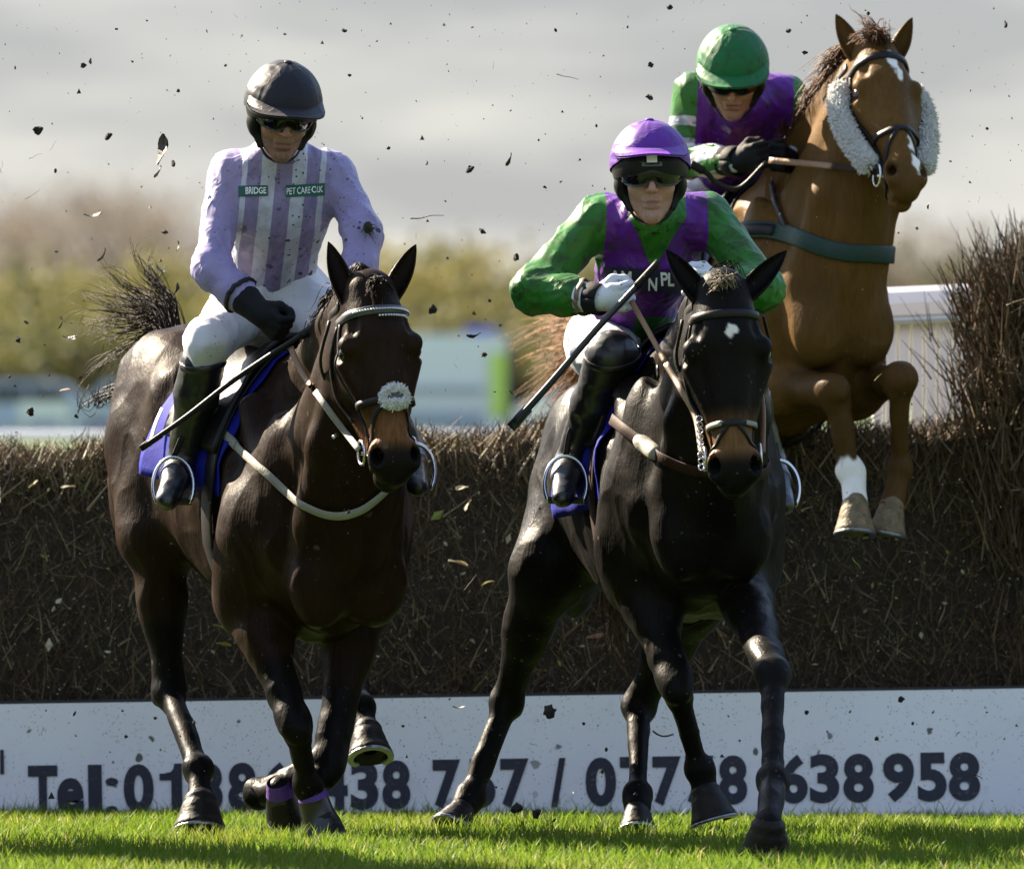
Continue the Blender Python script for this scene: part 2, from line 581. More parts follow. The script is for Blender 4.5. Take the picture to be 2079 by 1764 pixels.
# ---------------------------------------------------------------- the brush fence
FY = 35.73           # front of the fence at the ground
def twigs(n, base, direction, length, r0, seg=3, curl=0.12, rnd=None):
    """n thin three-sided twigs, bent along their length; all arguments are arrays"""
    d = direction / np.linalg.norm(direction, axis=1)[:, None]
    ref = np.where(np.abs(d[:, 2:3]) < 0.9, np.array([[0, 0, 1.0]]), np.array([[1.0, 0, 0]]))
    s = np.cross(d, ref); s /= np.linalg.norm(s, axis=1)[:, None]
    t = np.cross(d, s)
    ph = rng.uniform(0, 2 * math.pi, n)
    bend = (s * np.cos(ph)[:, None] + t * np.sin(ph)[:, None]) * (rng.normal(0, curl, n) * length)[:, None]
    V_, R_ = [], []
    for i in range(seg + 1):
        u = i / seg
        c = base + d * (length * u)[:, None] + bend * (u * u)
        r = r0 * (1 - 0.75 * u)
        for k in range(3):
            a = ph + k * 2.0944
            V_.append(c + (s * np.cos(a)[:, None] + t * np.sin(a)[:, None]) * r[:, None])
    m = 3 * (seg + 1)
    v = np.stack(V_, 1).reshape(-1, 3)
    b = (np.arange(n) * m)[:, None]
    f = []
    for i in range(seg):
        for k in range(3):
            k2 = (k + 1) % 3
            f.append(np.concatenate([b + i * 3 + k, b + i * 3 + k2, b + i * 3 + 3 + k2, b + i * 3 + 3 + k], 1))
    r_ = np.repeat(rng.uniform(0, 1, n) if rnd is None else rnd, m)
    return v, np.concatenate(f), r_
def join(parts):
    vv, ff, rr, o = [], [], [], 0
    for v, f, r in parts:
        vv.append(v); ff.append(f + o); rr.append(r); o += len(v)
    return np.concatenate(vv), np.concatenate(ff), np.concatenate(rr)
def twig_col(t, col, tc):
    r = n_attr(t, 'rnd')
    c = n_mix(t, r, (0.032, 0.0195, 0.008), (0.13, 0.083, 0.038))
    c = n_mix(t, n_step(t, r, 0.86, 0.93), c, (0.26, 0.20, 0.115))
    return n_mix(t, n_step(t, r, 0.975, 0.985), c, (0.12, 0.12, 0.03))
m_twig = mat('birch_twig', (0.05, 0.03, 0.02), 0.65, build=twig_col, spec=0.3)
m_core = mat('packed_brush', (0.022, 0.0145, 0.007), 0.95, 0.5, 25, 0.8, 60)
def ftop(x):
    return 1.135 + 0.055 * np.clip((x + 1.3) / 1.6, 0, 1) + 0.012 * np.sin(x * 5.1) + 0.01 * np.sin(x * 13.7)
fence = thing('brush_fence', 'long dark steeplechase fence of packed birch brush behind the leading horses', 'fence', (0, 36.1, 0))
# packed core
cv, cf = [], []
nx_ = 61
for i in range(nx_):
    x = -5.1 + 8.1 * i / (nx_ - 1); z = float(ftop(np.array(x))) - 0.05
    for (y, zz) in ((FY + 0.06, 0.0), (FY + 0.14, z * 0.6), (FY + 0.24, z), (FY + 0.72, z - 0.02), (FY + 0.85, 0.0)):
        cv.append((x, y, zz))
for i in range(nx_ - 1):
    for k in range(4):
        cf.append((i * 5 + k, i * 5 + 5 + k, i * 5 + 6 + k, i * 5 + k + 1))
cf += [(0, 1, 2, 3, 4), tuple((nx_ - 1) * 5 + k for k in (4, 3, 2, 1, 0))]
obj('packed_core', cv, cf, m_core, fence, smooth=False)
def ffront(z):
    return FY + 0.06 + 0.18 * np.clip(z / 1.1, 0, 1)
parts = []
n = 30000          # upright brush of the face
x = rng.uniform(-5.0, 2.9, n); z = rng.uniform(0.15, 1.05, n)
b = np.stack([x, ffront(z) - rng.uniform(-0.05, 0.06, n), z], 1)
d = np.stack([rng.normal(0, 0.5, n), rng.normal(0.05, 0.2, n), rng.uniform(0.4, 1.2, n)], 1)
ln = rng.uniform(0.03, 0.15, n); ln = np.minimum(ln, np.maximum(0.03, ftop(x) - z + 0.02))
parts.append(twigs(n, b, d, ln, rng.lognormal(-6.35, .45, n), 2, .2))
n = 11500           # loose bits lying across it
x = rng.uniform(-5.0, 2.9, n); z = rng.uniform(0.3, 1.08, n)
b = np.stack([x, ffront(z) - rng.uniform(0.03, 0.08, n), z], 1)
d = np.stack([rng.normal(0, 1, n), rng.normal(0, 0.15, n), rng.normal(0, 0.8, n)], 1)
parts.append(twigs(n, b, d, rng.uniform(0.015, 0.09, n), rng.uniform(0.0007, 0.0016, n), 3, 0.35))
n = 19000          # clipped top
x = rng.uniform(-5.0, 2.9, n); y = rng.uniform(FY + 0.16, FY + 0.76, n)
ln = rng.uniform(0.05, 0.16, n)
zt = ftop(x) + rng.normal(0, 0.020, n) - 0.05 * np.clip((FY + 0.24 - y) / 0.08, 0, 1)
d = np.stack([rng.normal(0.05, 0.45, n), rng.normal(-0.1, 0.3, n), rng.uniform(0.5, 1.1, n)], 1)
dn = d / np.linalg.norm(d, axis=1)[:, None]
b = np.stack([x, y, zt], 1) - dn * ln[:, None]
parts.append(twigs(n, b, d, ln, rng.uniform(0.0014, 0.0042, n), 2, 0.1, rng.uniform(0.3, 1.0, n)))
n = 420            # stray sprigs above the clipped top
x = rng.uniform(-5.0, 2.9, n); y = rng.uniform(FY + 0.18, FY + 0.7, n)
b = np.stack([x, y, ftop(x) - 0.03], 1)
d = np.stack([rng.normal(0.1, 0.5, n), rng.normal(0, 0.3, n), np.ones(n)], 1)
parts.append(twigs(n, b, d, rng.uniform(0.05, 0.10, n), rng.uniform(0.0012, 0.0022, n), 3, 0.25))
v, f, r = join(parts)
tw = obj('brush_twigs', v, f, m_twig, fence, smooth=False, attrs={'rnd': r}); tw['kind'] = 'stuff'
# scraps of leaf caught in the brush
def scraps(n, x0, x1, zlo, zhi, size, front):
    x = rng.uniform(x0, x1, n); z = rng.uniform(zlo, zhi, n)
    c = np.stack([x, front(z) - rng.uniform(0.05, 0.085, n), z], 1)
    a = rng.normal(0, 1, (n, 3)); a /= np.linalg.norm(a, axis=1)[:, None]
    e = rng.normal(0, 1, (n, 3)); e -= a * (a * e).sum(1)[:, None]; e /= np.linalg.norm(e, axis=1)[:, None]
    s = size * rng.lognormal(0, 0.5, n)[:, None]
    u = np.cross(a, e)
    v = np.stack([c - a * s, c + e * s * 0.5 + u * s * .2, c + a * s, c - e * s * 0.5 + u * s * .2], 1).reshape(-1, 3)
    b = np.arange(n) * 4
    return v, np.stack([b, b + 1, b + 2, b + 3], 1), np.repeat(rng.uniform(0, 1, n), 4)
def scrap_col(t, col, tc):
    r = n_attr(t, 'rnd')
    c = n_mix(t, r, (0.32, 0.27, 0.15), (0.62, 0.56, 0.38))
    return n_mix(t, n_step(t, r, 0.8, 0.82), c, (0.25, 0.30, 0.04))
m_scrap = mat('dead_leaf_scrap', (0.3, 0.25, 0.15), 0.6, build=scrap_col, trans=0.3)
v, f, r = join([scraps(9300, -4.9, 2.8, 0.32, 1.08, 0.0024, ffront), scraps(250, -4.9, 2.8, 0.34, 1.02, 0.010, ffront)])
lv = obj('caught_leaf_scraps', v, f, m_scrap, fence, smooth=False, attrs={'rnd': r}); lv['kind'] = 'stuff'

# ---------------------------------------------------------------- hedge wing at the right end
wing = thing('wing_hedge', 'tall bushy brush wing rising at the right end of the fence', 'hedge', (2.1, 36.1, 0))
parts = []
def clump(n, cx, spread, z0, z1, lean, ln):
    x = cx + rng.normal(0, spread * .8, n); y = FY + 0.38 + rng.normal(0, 0.16, n); z = rng.uniform(z0, z1, n)
    b = np.stack([x, y, z], 1)
    d = np.stack([lean + (x - cx) * 1.2 + rng.normal(0, 0.30, n), rng.normal(-0.06, 0.28, n), np.ones(n)], 1)
    return twigs(n, b, d, rng.uniform(ln * 0.5, ln, n), rng.uniform(0.0014, 0.0042, n), 2, 0.10, rng.uniform(0, 0.93, n) ** 1.4)
for (cx, top) in ((1.555, 1.66), (1.60, 1.74), (1.70, 1.78), (1.80, 1.78), (1.95, 1.76), (2.15, 1.74), (2.4, 1.7), (2.65, 1.68), (2.95, 1.68), (3.25, 1.66)):
    parts.append(clump(2800, cx, 0.085, 0.75, top - 0.06, -0.10 if cx < 1.6 else 0.0, 0.20))
    parts.append(clump(1300, cx, 0.085, 0.1, 1.1, -0.05, 0.22))
for (x0, x1, k) in ((1.34, 1.62, 110),):
    n = k                 # sprays thrust out to the left of the clump
    b = np.stack([rng.uniform(1.52, 1.62, n), FY + 0.3 + rng.normal(0, 0.15, n), rng.uniform(1.18, 1.72, n)], 1)
    d = np.stack([rng.uniform(-1.3, -0.2, n), rng.normal(-0.1, 0.3, n), rng.uniform(0.1, 1.0, n)], 1)
    parts.append(twigs(n, b, d, rng.uniform(0.06, 0.17, n), rng.uniform(0.0012, 0.0024, n), 3, 0.2))
v, f, r = join(parts)
w = obj('wing_twigs', v, f, m_twig, wing, smooth=False, attrs={'rnd': r}); w['kind'] = 'stuff'
fw = Field()
for (cx, zt) in ((1.70, 1.40), (1.87, 1.5), (2.1, 1.42), (2.4, 1.42), (2.7, 1.4), (3.0, 1.4), (3.25, 1.4)):
    fw.cone(V(cx + 0.02, FY + 0.42, 0.1), V(cx, FY + 0.42, zt + .06), 0.17, 0.14, 0.08)
cv, cq = fw.mesh(0.035)
cv = cv + vnormals(cv, cq) * (0.03 * fnoise(cv, 18, 4))[:, None]
obj('wing_core', cv, cq, m_core, wing)
n = 260
wl = np.stack([rng.uniform(1.52, 2.7, n), FY + 0.15 + rng.normal(0, 0.08, n), rng.uniform(0.9, 1.75, n)], 1)
v, f, r = twigs(n, wl, np.stack([rng.normal(0, 1, n), rng.normal(0, .3, n), rng.uniform(0, 1, n)], 1), rng.uniform(0.06, 0.2, n), np.full(n, 0.0025), 3, 0.2, np.full(n, 0.92))
w = obj('pale_stems', v, f, m_twig, wing, smooth=False, attrs={'rnd': r}); w['kind'] = 'stuff'

# ---------------------------------------------------------------- white board along the foot of the fence
def board_col(t, col, tc):
    a = n_noise(t, tc, 1.3, 4.0)
    c = n_mix(t, n_step(t, a, 0.35, 0.7), (0.76, 0.75, 0.83), (0.85, 0.84, 0.89))
    st = n_noise(t, tc, 9.0, 5.0, 0.7)
    c = n_mix(t, n_math(t, 'MULTIPLY', n_step(t, st, 0.58, 0.8), 0.35), c, (0.40, 0.42, 0.36))
    return mud(t, tc, mud(t, tc, c, 1.6, (0.05, 0.045, 0.04), 26.0), 1.0, (0.10, 0.09, 0.07), 70.0)
m_board = mat('white_painted_board', (0.78, 0.78, 0.8), 0.45, build=board_col, bump=0.04, bscale=20)
m_ink = mat('navy_lettering', (0.018, 0.020, 0.045), 0.5, 0.25, 30, build=lambda t, c, tc: mud(t, tc, c, 0.8, (0.20, 0.19, 0.18), 60.0))
m_rim = mat('dark_board_edge', (0.02, 0.02, 0.025), 0.6)
BY = FY - 0.055
bt = R(0.88)
bx = V(math.cos(bt), 0, math.sin(bt)); bz = V(-math.sin(bt), 0, math.cos(bt)); by = V(0, 1, 0)
btop = D(1039.5, 1413, BY)
board = thing('advertising_board', 'long white board with dark blue telephone numbers at the foot of the fence', 'board', (0, BY, 0))
mb = MB().box(btop - bz * 0.20 - by * 0, (4.9, 0.011, 0.20), [bx, by, bz]); mb.build('panel', m_board, board, smooth=False)
mb = MB().box(btop + bz * 0.0045 + by * 0.006, (4.9, 0.016, 0.004), [bx, by, bz]); mb.build('top_edge', m_rim, board, smooth=False)
def text_mesh(s, bold=0.0, ext=0.0):
    cu = bpy.data.curves.new('t', 'FONT'); cu.body = s; cu.size = 1.0; cu.offset = bold; cu.extrude = ext; cu.resolution_u = 5
    o = bpy.data.objects.new('t', cu); C.objects.link(o)
    dg = bpy.context.evaluated_depsgraph_get()
    me = bpy.data.meshes.new_from_object(o.evaluated_get(dg))
    v = np.zeros(len(me.vertices) * 3); me.vertices.foreach_get('co', v); v = v.reshape(-1, 3)
    f = [tuple(p.vertices) for p in me.polygons]
    bpy.data.objects.remove(o); bpy.data.curves.remove(cu); bpy.data.meshes.remove(me)
    return v, f
def letters_on_board(s, x0, x1, ybot, ytop, name):
    """one glyph run between two columns of the picture"""
    v, f = text_mesh(s, 0.042, 0.0)
    lo, hi = v.min(0), v.max(0)
    a = D(x0, ybot, BY - 0.014); b = D(x1, ytop, BY - 0.014)
    u = (v[:, 0] - lo[0]) / (hi[0] - lo[0]); w = (v[:, 1] - lo[1]) / (hi[1] - lo[1])
    W = (b[0] - a[0]) ; Hh = (b[2] - a[2])
    mid = V((a[0] + b[0]) / 2, BY - 0.014, (a[2] + b[2]) / 2)
    out = mid + np.outer((u - 0.5) * W, bx) + np.outer((w - 0.5) * Hh, bz)
    return obj(name, out, f, m_ink, board, smooth=False)
LT = lambda x: 1553.5 - 0.0146 * (x - 60)       # head line of the writing
def run(s, x0, x1, hgt=100, up=0):
    t = LT((x0 + x1) / 2)
    letters_on_board(s, x0, x1, t + hgt, t - up, 'lettering')
def one_digit(x0, x1):
    """a figure one with its flag, drawn as an outline"""
    t = LT((x0 + x1) / 2); pts = [(.52, 0), (1, 0), (1, 1), (.66, 1), (.62, .9), (.5, .83), (.2, .80), (0, .80), (0, .66), (.52, .66)]
    a = D(x0, t + 100, BY - .014); b = D(x1, t, BY - .014); mid = (a + b) / 2
    vs = [mid + bx * (p[0] - .5) * (b[0] - a[0]) + bz * (p[1] - .5) * (b[2] - a[2]) for p in pts]
    obj('lettering', vs, [tuple(range(len(vs)))], m_ink, board, smooth=False)
run('T', 57, 117); run('e', 116, 170, 103, -26); run('l', 179, 207); run('.', 214, 240, 103, -84); run('.', 214, 240, 44, -27)
run('0', 251, 312); one_digit(324, 370); run('8', 397, 452); run('8', 463, 520); run('6', 532, 590)
run('4', 650, 706); run('3', 712, 768); run('8', 776, 833)
run('7', 879, 935); run('5', 948, 1006); run('7', 1016, 1074)
run('/', 1118, 1149)
run('0', 1189, 1251); run('7', 1259, 1317); run('7', 1325, 1383); run('7', 1392, 1450); run('8', 1459, 1517)
run('6', 1582, 1640); run('3', 1644, 1704); run('8', 1712, 1774)
run('9', 1793, 1856); run('5', 1863, 1922); run('8', 1926, 1990)
mb = MB().box(D(4, 1546, BY - 0.014), (0.006, 0.001, 0.038), [bx, by, bz]); mb.build('lettering', m_ink, board, smooth=False)

# ---------------------------------------------------------------- white fluted end panel behind the fence
m_pvc = mat('white_plastic', (0.80, 0.78, 0.79), 0.4, 0.04, 6, trans=.2)
m_moss = mat('weathered_white_plastic', (0.66, 0.67, 0.6), 0.5, 0.15, 10)
PY = 37.4
rail_p = thing('slatted_panel', 'white panel of upright slats with a round topped rail behind the fence', 'panel', (1.7, PY, 0))
k = 0
xx = D(1770, 700, PY)[0]
while k < 26:
    x = xx + k * 0.0435
    s_ = [(x, PY, 0.0), (x + 0.006, PY - 0.020, 0.0), (x + 0.031, PY - 0.020, 0.0), (x + 0.0395, PY, 0.0), (x + 0.031, PY + 0.012, 0), (x + 0.013, PY + 0.012, 0)]
    vs = [V(*p) for p in s_] + [V(p[0], p[1], 1.535 + 0.0020 * k) for p in s_]
    obj('slat', vs, [(i, (i + 1) % 6, 6 + (i + 1) % 6, 6 + i) for i in range(6)] + [(5, 4, 3, 2, 1, 0), (6, 7, 8, 9, 10, 11)], m_pvc, rail_p, smooth=False)
    k += 1
p0 = V(xx - 0.02, PY - 0.005, 1.592); p1 = V(xx + 26 * 0.0435, PY - 0.005, 1.644)
prof = [(-0.050, -0.05), (-0.056, -0.01), (-0.045, 0.026), (-0.020, 0.044), (0.015, 0.044), (0.04, 0.026), (0.05, -0.01), (0.045, -0.05)]
vs = [p + V(0, a, b) for p in (p0, p1) for (a, b) in prof]
obj('top_rail', vs, [(i, (i + 1) % 8, 8 + (i + 1) % 8, 8 + i) for i in range(8)] + [tuple(range(7, -1, -1)), tuple(range(8, 16))], m_pvc, rail_p, smooth=False)
vs = [p + V(0, a * 0.9 - 0.003, b * 0.35 - 0.062) for p in (p0, p1) for (a, b) in prof]
obj('weathered_lip', vs, [(i, (i + 1) % 8, 8 + (i + 1) % 8, 8 + i) for i in range(8)] + [tuple(range(7, -1, -1)), tuple(range(8, 16))], m_moss, rail_p, smooth=False)

# ---------------------------------------------------------------- running rail beyond
RY = 62.0
rr_ = thing('running_rail', 'white plastic running rail of the course far behind the fence', 'rail', (0, RY, 0))
MB().tube([V(-9, RY, 1.05), V(-3, RY, 1.05), V(3, RY + 0.5, 1.05), V(12, RY + 2, 1.05)], 0.034, 12).build('rail_bar', m_pvc, rr_)
for x in (-8.6, -5.8, -3.0, -0.2, 2.6, 5.4, 8.2, 11.0):
    y = RY + max(0, (x - 3) * 0.166) + (0.5 if x > 3 else max(0, (x + 3) / 12.0))
    MB().tube([V(x, y + 0.45, 0), V(x, y + 0.38, 0.5), V(x, y + 0.05, 1.03)], 0.024, 8).build('post', m_pvc, rr_)

# ---------------------------------------------------------------- far vehicles
m_vwhite = mat('white_van_paint', (0.72, 0.74, 0.76), 0.3, 0.03)
m_vblue = mat('blue_beacon', (0.05, 0.08, 0.55), 0.2, 0.05)
m_vlime = mat('lime_marking', (0.55, 0.75, 0.10), 0.4, 0.05)
m_vsilver = mat('silver_blue_paint', (0.34, 0.40, 0.47), 0.3, 0.05)
m_glass = mat('dark_car_glass', (0.03, 0.04, 0.05), 0.08, 0.05)
m_tyre = mat('black_tyre', (0.02, 0.02, 0.02), 0.8)
m_rimm = mat('steel_wheel', (0.4, 0.4, 0.42), 0.35, metal=0.8)
def profile_body(pts, x0, y0, width, name, m, parent, taper=0.0):
    """side outline (length, height) swept across the width with the upper part drawn in"""
    n = len(pts); vs = []
    zmax = max(p[1] for p in pts)
    for s, q in ((-1, 1), (-0.5, 1.03), (0.5, 1.03), (1, 1)):
        for (lx, lz) in pts:
            t = taper * max(0, (lz - 0.9) / max(0.1, zmax - 0.9)) if zmax > 0.95 else 0
            vs.append(V(x0 + lx, y0 + s * width / 2 * (1 - t), lz))
    fs = [(j * n + i, j * n + (i + 1) % n, (j + 1) * n + (i + 1) % n, (j + 1) * n + i) for j in range(3) for i in range(n)]
    fs += [tuple(range(n - 1, -1, -1)), tuple(3 * n + i for i in range(n))]
    return obj(name, vs, fs, m, parent, smooth=False)
def wheels(parent, x0, y0, xs, width, r):
    for lx in xs:
        for s in (-1, 1):
            y = y0 + s * (width / 2 - 0.1)
            wv = [(x0 + lx, y - 0.1, r), (x0 + lx, y + 0.1, r)]
            w = MB().tube(wv, r, 20).build('wheel', m_tyre, parent)
            MB().tube([(x0 + lx, y + s * 0.09, r), (x0 + lx, y + s * 0.112, r)], r * 0.6, 14).build('rim', m_rimm, w)
def window(parent, name, pts, y, m=None):
    vs = [V(p[0], y - 0.008, p[1]) for p in pts] + [V(p[0], y + 0.008, p[1]) for p in pts]
    n = len(pts)
    obj(name, vs, [(i, (i + 1) % n, n + (i + 1) % n, n + i) for i in range(n)] + [tuple(range(n - 1, -1, -1)), tuple(range(n, 2 * n))], m or m_glass, parent, smooth=False)
VY = 250.0
van = thing('ambulance_van', 'blurred white van with blue roof light and lime stripe between the leading horses', 'van', (-2.8, VY, 0))
vx = D(1028, 0, VY)[0]
prof = [(-5.6, 0.35), (0, 0.35), (0, 2.42), (-0.12, 2.5), (-4.2, 2.5), (-4.5, 2.35), (-5.0, 1.35), (-5.55, 1.15), (-5.65, 0.7)]
profile_body(prof, vx, VY, 2.0, 'body', m_vwhite, van, 0.05)
wheels(van, vx, VY, (-0.9, -4.6), 2.0, 0.36)
yf = VY - 1.04
window(van, 'window', [(vx - 4.9, 1.35), (vx - 3.7, 1.35), (vx - 3.7, 2.1), (vx - 4.45, 2.1)], yf)
window(van, 'lime_stripe', [(vx - 0.34, 0.7), (vx - 0.03, 0.7), (vx - 0.03, 2.1), (vx - 0.34, 2.1)], yf, m_vlime)
window(van, 'blue_band', [(vx - 3.6, 1.20), (vx - 0.5, 1.20), (vx - 0.5, 1.38), (vx - 3.6, 1.38)], yf, m_vsilver)
window(van, 'lower_panel', [(vx - 4.0, 0.45), (vx - 0.5, 0.45), (vx - 0.5, 0.85), (vx - 4.0, 0.85)], yf, m_vsilver)
MB().box(V(vx - 0.55, VY - 0.2, 2.585), (0.34, 0.6, 0.08)).build('blue_light', m_vblue, van, smooth=False)
MB().box(V(vx - 3.4, VY - 0.2, 2.585), (0.3, 0.6, 0.08)).build('blue_light', m_vblue, van, smooth=False)
def car(label, xl, Y, m, length=4.3):
    x0 = D(xl, 0, Y)[0]
    t = thing('parked_car', label, 'car', (x0 + length / 2, Y, 0), 'cars parked in the far field')
    s = length / 4.3
    profile_body([(0.05 * s, 0.3), (4.25 * s, 0.3), (4.3 * s, 0.7), (4.15 * s, 0.92), (3.2 * s, 0.98), (2.75 * s, 1.42), (2.3 * s, 1.5), (1.0 * s, 1.48), (0.4 * s, 1.0), (0.02, 0.9)], x0, Y, 1.75, 'body', m, t, 0.22)
    wheels(t, x0, Y, (0.85 * s, 3.45 * s), 1.75, 0.32)
    yy = Y - 0.80
    window(t, 'window', [(x0 + 0.75 * s, 1.02), (x0 + 1.85 * s, 1.02), (x0 + 1.85 * s, 1.38), (x0 + 1.1 * s, 1.38)], yy)
    window(t, 'window', [(x0 + 1.93 * s, 1.02), (x0 + 3.0 * s, 1.02), (x0 + 2.65 * s, 1.36), (x0 + 1.93 * s, 1.38)], yy)
    return t
car('blurred silver blue car parked at the far left behind the fence', -110, 265.0, m_vsilver, 4.4)
car('blurred pale blue car just left of the raised horse tail', 130, 258.0, m_vsilver, 4.2)
car('blurred white car parked to the right of the van', 1042, 262.0, m_vwhite, 4.2)
t = thing('white_barrier', 'low white barrier board on the far grass at the left', 'barrier', (D(88, 0, 210)[0], 210, 0))
mb = MB().box(V(D(88, 0, 210)[0], 210, 0.94), (0.46, 0.05, 0.14)); mb.build('board', m_vwhite, t, smooth=False)
for sx in (-0.35, 0.35):
    MB().box(V(D(88, 0, 210)[0] + sx, 210.04, 0.4), (0.03, 0.03, 0.4)).build('post', m_vwhite, t, smooth=False)

# ---------------------------------------------------------------- far trees
def leaf_col(a, b):
    def fn(t, col, tc):
        return n_mix(t, n_attr(t, 'rnd'), a, b)
    return fn
m_olive = mat('olive_foliage', (0.08, 0.09, 0.02), 0.7, build=leaf_col((0.085, 0.085, 0.024), (0.20, 0.18, 0.05)), trans=0.35)
m_yell = mat('yellow_foliage', (0.2, 0.17, 0.03), 0.7, build=leaf_col((0.13, 0.12, 0.04), (0.27, 0.23, 0.075)), trans=0.35)
m_dark = mat('dark_foliage', (0.05, 0.06, 0.02), 0.7, build=leaf_col((0.06, 0.065, 0.024), (0.13, 0.13, 0.05)), trans=0.3)
m_bare = mat('bare_twig_crown', (0.12, 0.09, 0.07), 0.8, build=leaf_col((0.14, 0.11, 0.085), (0.28, 0.225, 0.175)), trans=0.2)
m_bark = mat('tree_bark', (0.07, 0.055, 0.04), 0.9, 0.3, 4)
def crown_leaves(n, h, w, bare, seed):
    g = np.random.default_rng(seed)
    cl = 26
    cc = np.stack([g.normal(0, 0.33, cl) * w, g.normal(0, 0.33, cl) * w, h * g.uniform(0.28 if not bare else 0.4, 0.92, cl)], 1)
    shrink = 1 - 0.6 * np.abs(cc[:, 2] / h - 0.55)
    cc[:, :2] *= shrink[:, None]
    cr = g.uniform(0.10, 0.2, cl) * w
    i = g.integers(0, cl, n)
    p = cc[i] + g.normal(0, 0.55, (n, 3)) * cr[i][:, None]
    a = g.normal(0, 1, (n, 3)); a /= np.linalg.norm(a, axis=1)[:, None]
    if bare:
        a[:, 2] = np.abs(a[:, 2]) + 0.4
    e = g.normal(0, 1, (n, 3)); e -= a * ((a * e).sum(1) / (a * a).sum(1))[:, None]; e /= np.linalg.norm(e, axis=1)[:, None]
    s = g.uniform(0.10, 0.22, n)[:, None] * (1.6 if bare else 1.0)
    wd = 0.06 if bare else 0.6
    v = np.stack([p - a * s, p + e * s * wd, p + a * s, p - e * s * wd], 1).reshape(-1, 3)
    b = np.arange(n) * 4
    r = np.repeat(np.clip(g.uniform(0, 1, cl)[i] * 0.7 + g.uniform(0, 0.3, n), 0, 1), 4)
    return v, np.stack([b, b + 1, b + 2, b + 3], 1), r, cc
def tree(px, top, Y, wid, m, bare, label, group, seed, n=2600):
    x = D(px, 0, Y)[0]; h = D(0, top, Y)[2]
    t = thing('bare_tree' if bare else 'leafy_tree', label, 'tree', (x, Y, 0), group)
    v, f, r, cc = crown_leaves(n, h, wid, bare, seed)
    obj('crown', v + V(x, Y, 0), f, m, t, smooth=False, attrs={'rnd': r})
    mb = MB()
    mb.tube([V(x, Y, 0), V(x + 0.1, Y, h * 0.3), V(x - 0.05, Y, h * 0.6), V(x, Y, h * 0.85)], [0.22, 0.17, 0.1, 0.03], 8)
    for c in cc[:14]:
        mb.tube([V(x, Y, max(0.4, c[2] * 0.45)), V(x, Y, 0) + c * V(0.5, 0.5, 0.8), V(x, Y, 0) + c], [0.09, 0.06, 0.02], 5)
    mb.build('trunk', m_bark, t)
gb = 'bare trees blurred in the far treeline'; go = 'olive trees blurred in the far treeline'
for i, (px, top, w) in enumerate(((20, 405, 6.5), (110, 385, 7.5), (205, 350, 8.5), (270, 372, 7), (350, 400, 7))):
    tree(px, top, 410 + 9 * (i % 3), w, m_bare, True, 'bare greyish tree blurred in the distance left of the left jockey', gb, 50 + i, 3600)
for i, (px, top, w, m) in enumerate(((-30, 540, 6, m_dark), (60, 560, 6, m_olive), (140, 575, 5.5, m_yell), (215, 590, 5, m_yell), (290, 520, 6, m_olive), (360, 560, 6, m_olive))):
    tree(px, top, 385 + 5 * (i % 4), w, m, False, 'low olive or yellowish tree blurred in the distance behind the raised horse tail', 'olive trees blurred at the left', 70 + i)
for i, (px, top, w, m) in enumerate(((800, 495, 6, m_yell), (880, 505, 6, m_olive), (960, 515, 6, m_yell), (1040, 520, 6.5, m_olive), (1120, 530, 6, m_dark), (1200, 500, 6.5, m_olive))):
    tree(px, top, 385 + 6 * (i % 3), w, m, False, 'olive green tree blurred in the distance between the two leading jockeys', 'olive trees blurred between the jockeys', 90 + i)
for i, (px, top, w) in enumerate(((1800, 440, 6.5), (1890, 470, 6.5), (1985, 500, 6.5))):
    tree(px, top, 400 + 6 * i, w, m_bare if i != 1 else m_dark, i != 1, 'brownish tree blurred in the distance above the white slatted panel', 'trees blurred at the right', 110 + i, 3400)
for i in range(24):      # hedge plants that close the foot of the treeline
    px = -90 + i * 95
    tree(px, 640 + 30 * math.sin(i * 2.3), 372 + (i % 3) * 3, 5.0, (m_dark, m_olive, m_olive)[i % 3], False,
         'low dark bush in the blurred hedge at the foot of the far trees', 'bushes of the far hedge', 130 + i, 900)
# ================================================================ HORSES
HQ = 0.0085          # size of the cells the bodies are meshed with
def strands(P, r0, r1=0.0004, n=3):
    """P: (N, K, 3) paths -> thin tapered three-sided strands"""
    N, K, _ = P.shape
    T = np.gradient(P, axis=1); T /= np.maximum(1e-9, np.linalg.norm(T, axis=2))[..., None]
    ref = np.array([0.37, 0.51, 0.77])
    S = np.cross(T, ref); S /= np.maximum(1e-9, np.linalg.norm(S, axis=2))[..., None]
    U = np.cross(T, S)
    u = np.linspace(0, 1, K)
    rad = (r0 * (1 - u) ** 0.7 + r1)[None, :, None]
    V_ = np.stack([P + (S * math.cos(k * 2.0944) + U * math.sin(k * 2.0944)) * rad for k in range(3)], 2)
    v = V_.reshape(-1, 3)
    b = (np.arange(N) * K * 3)[:, None]
    f = []
    for i in range(K - 1):
        for k in range(3):
            k2 = (k + 1) % 3
            f.append(np.concatenate([b + i * 3 + k, b + i * 3 + k2, b + i * 3 + 3 + k2, b + i * 3 + 3 + k], 1))
    return v, np.concatenate(f), np.repeat(rng.uniform(0, 1, N), K * 3)
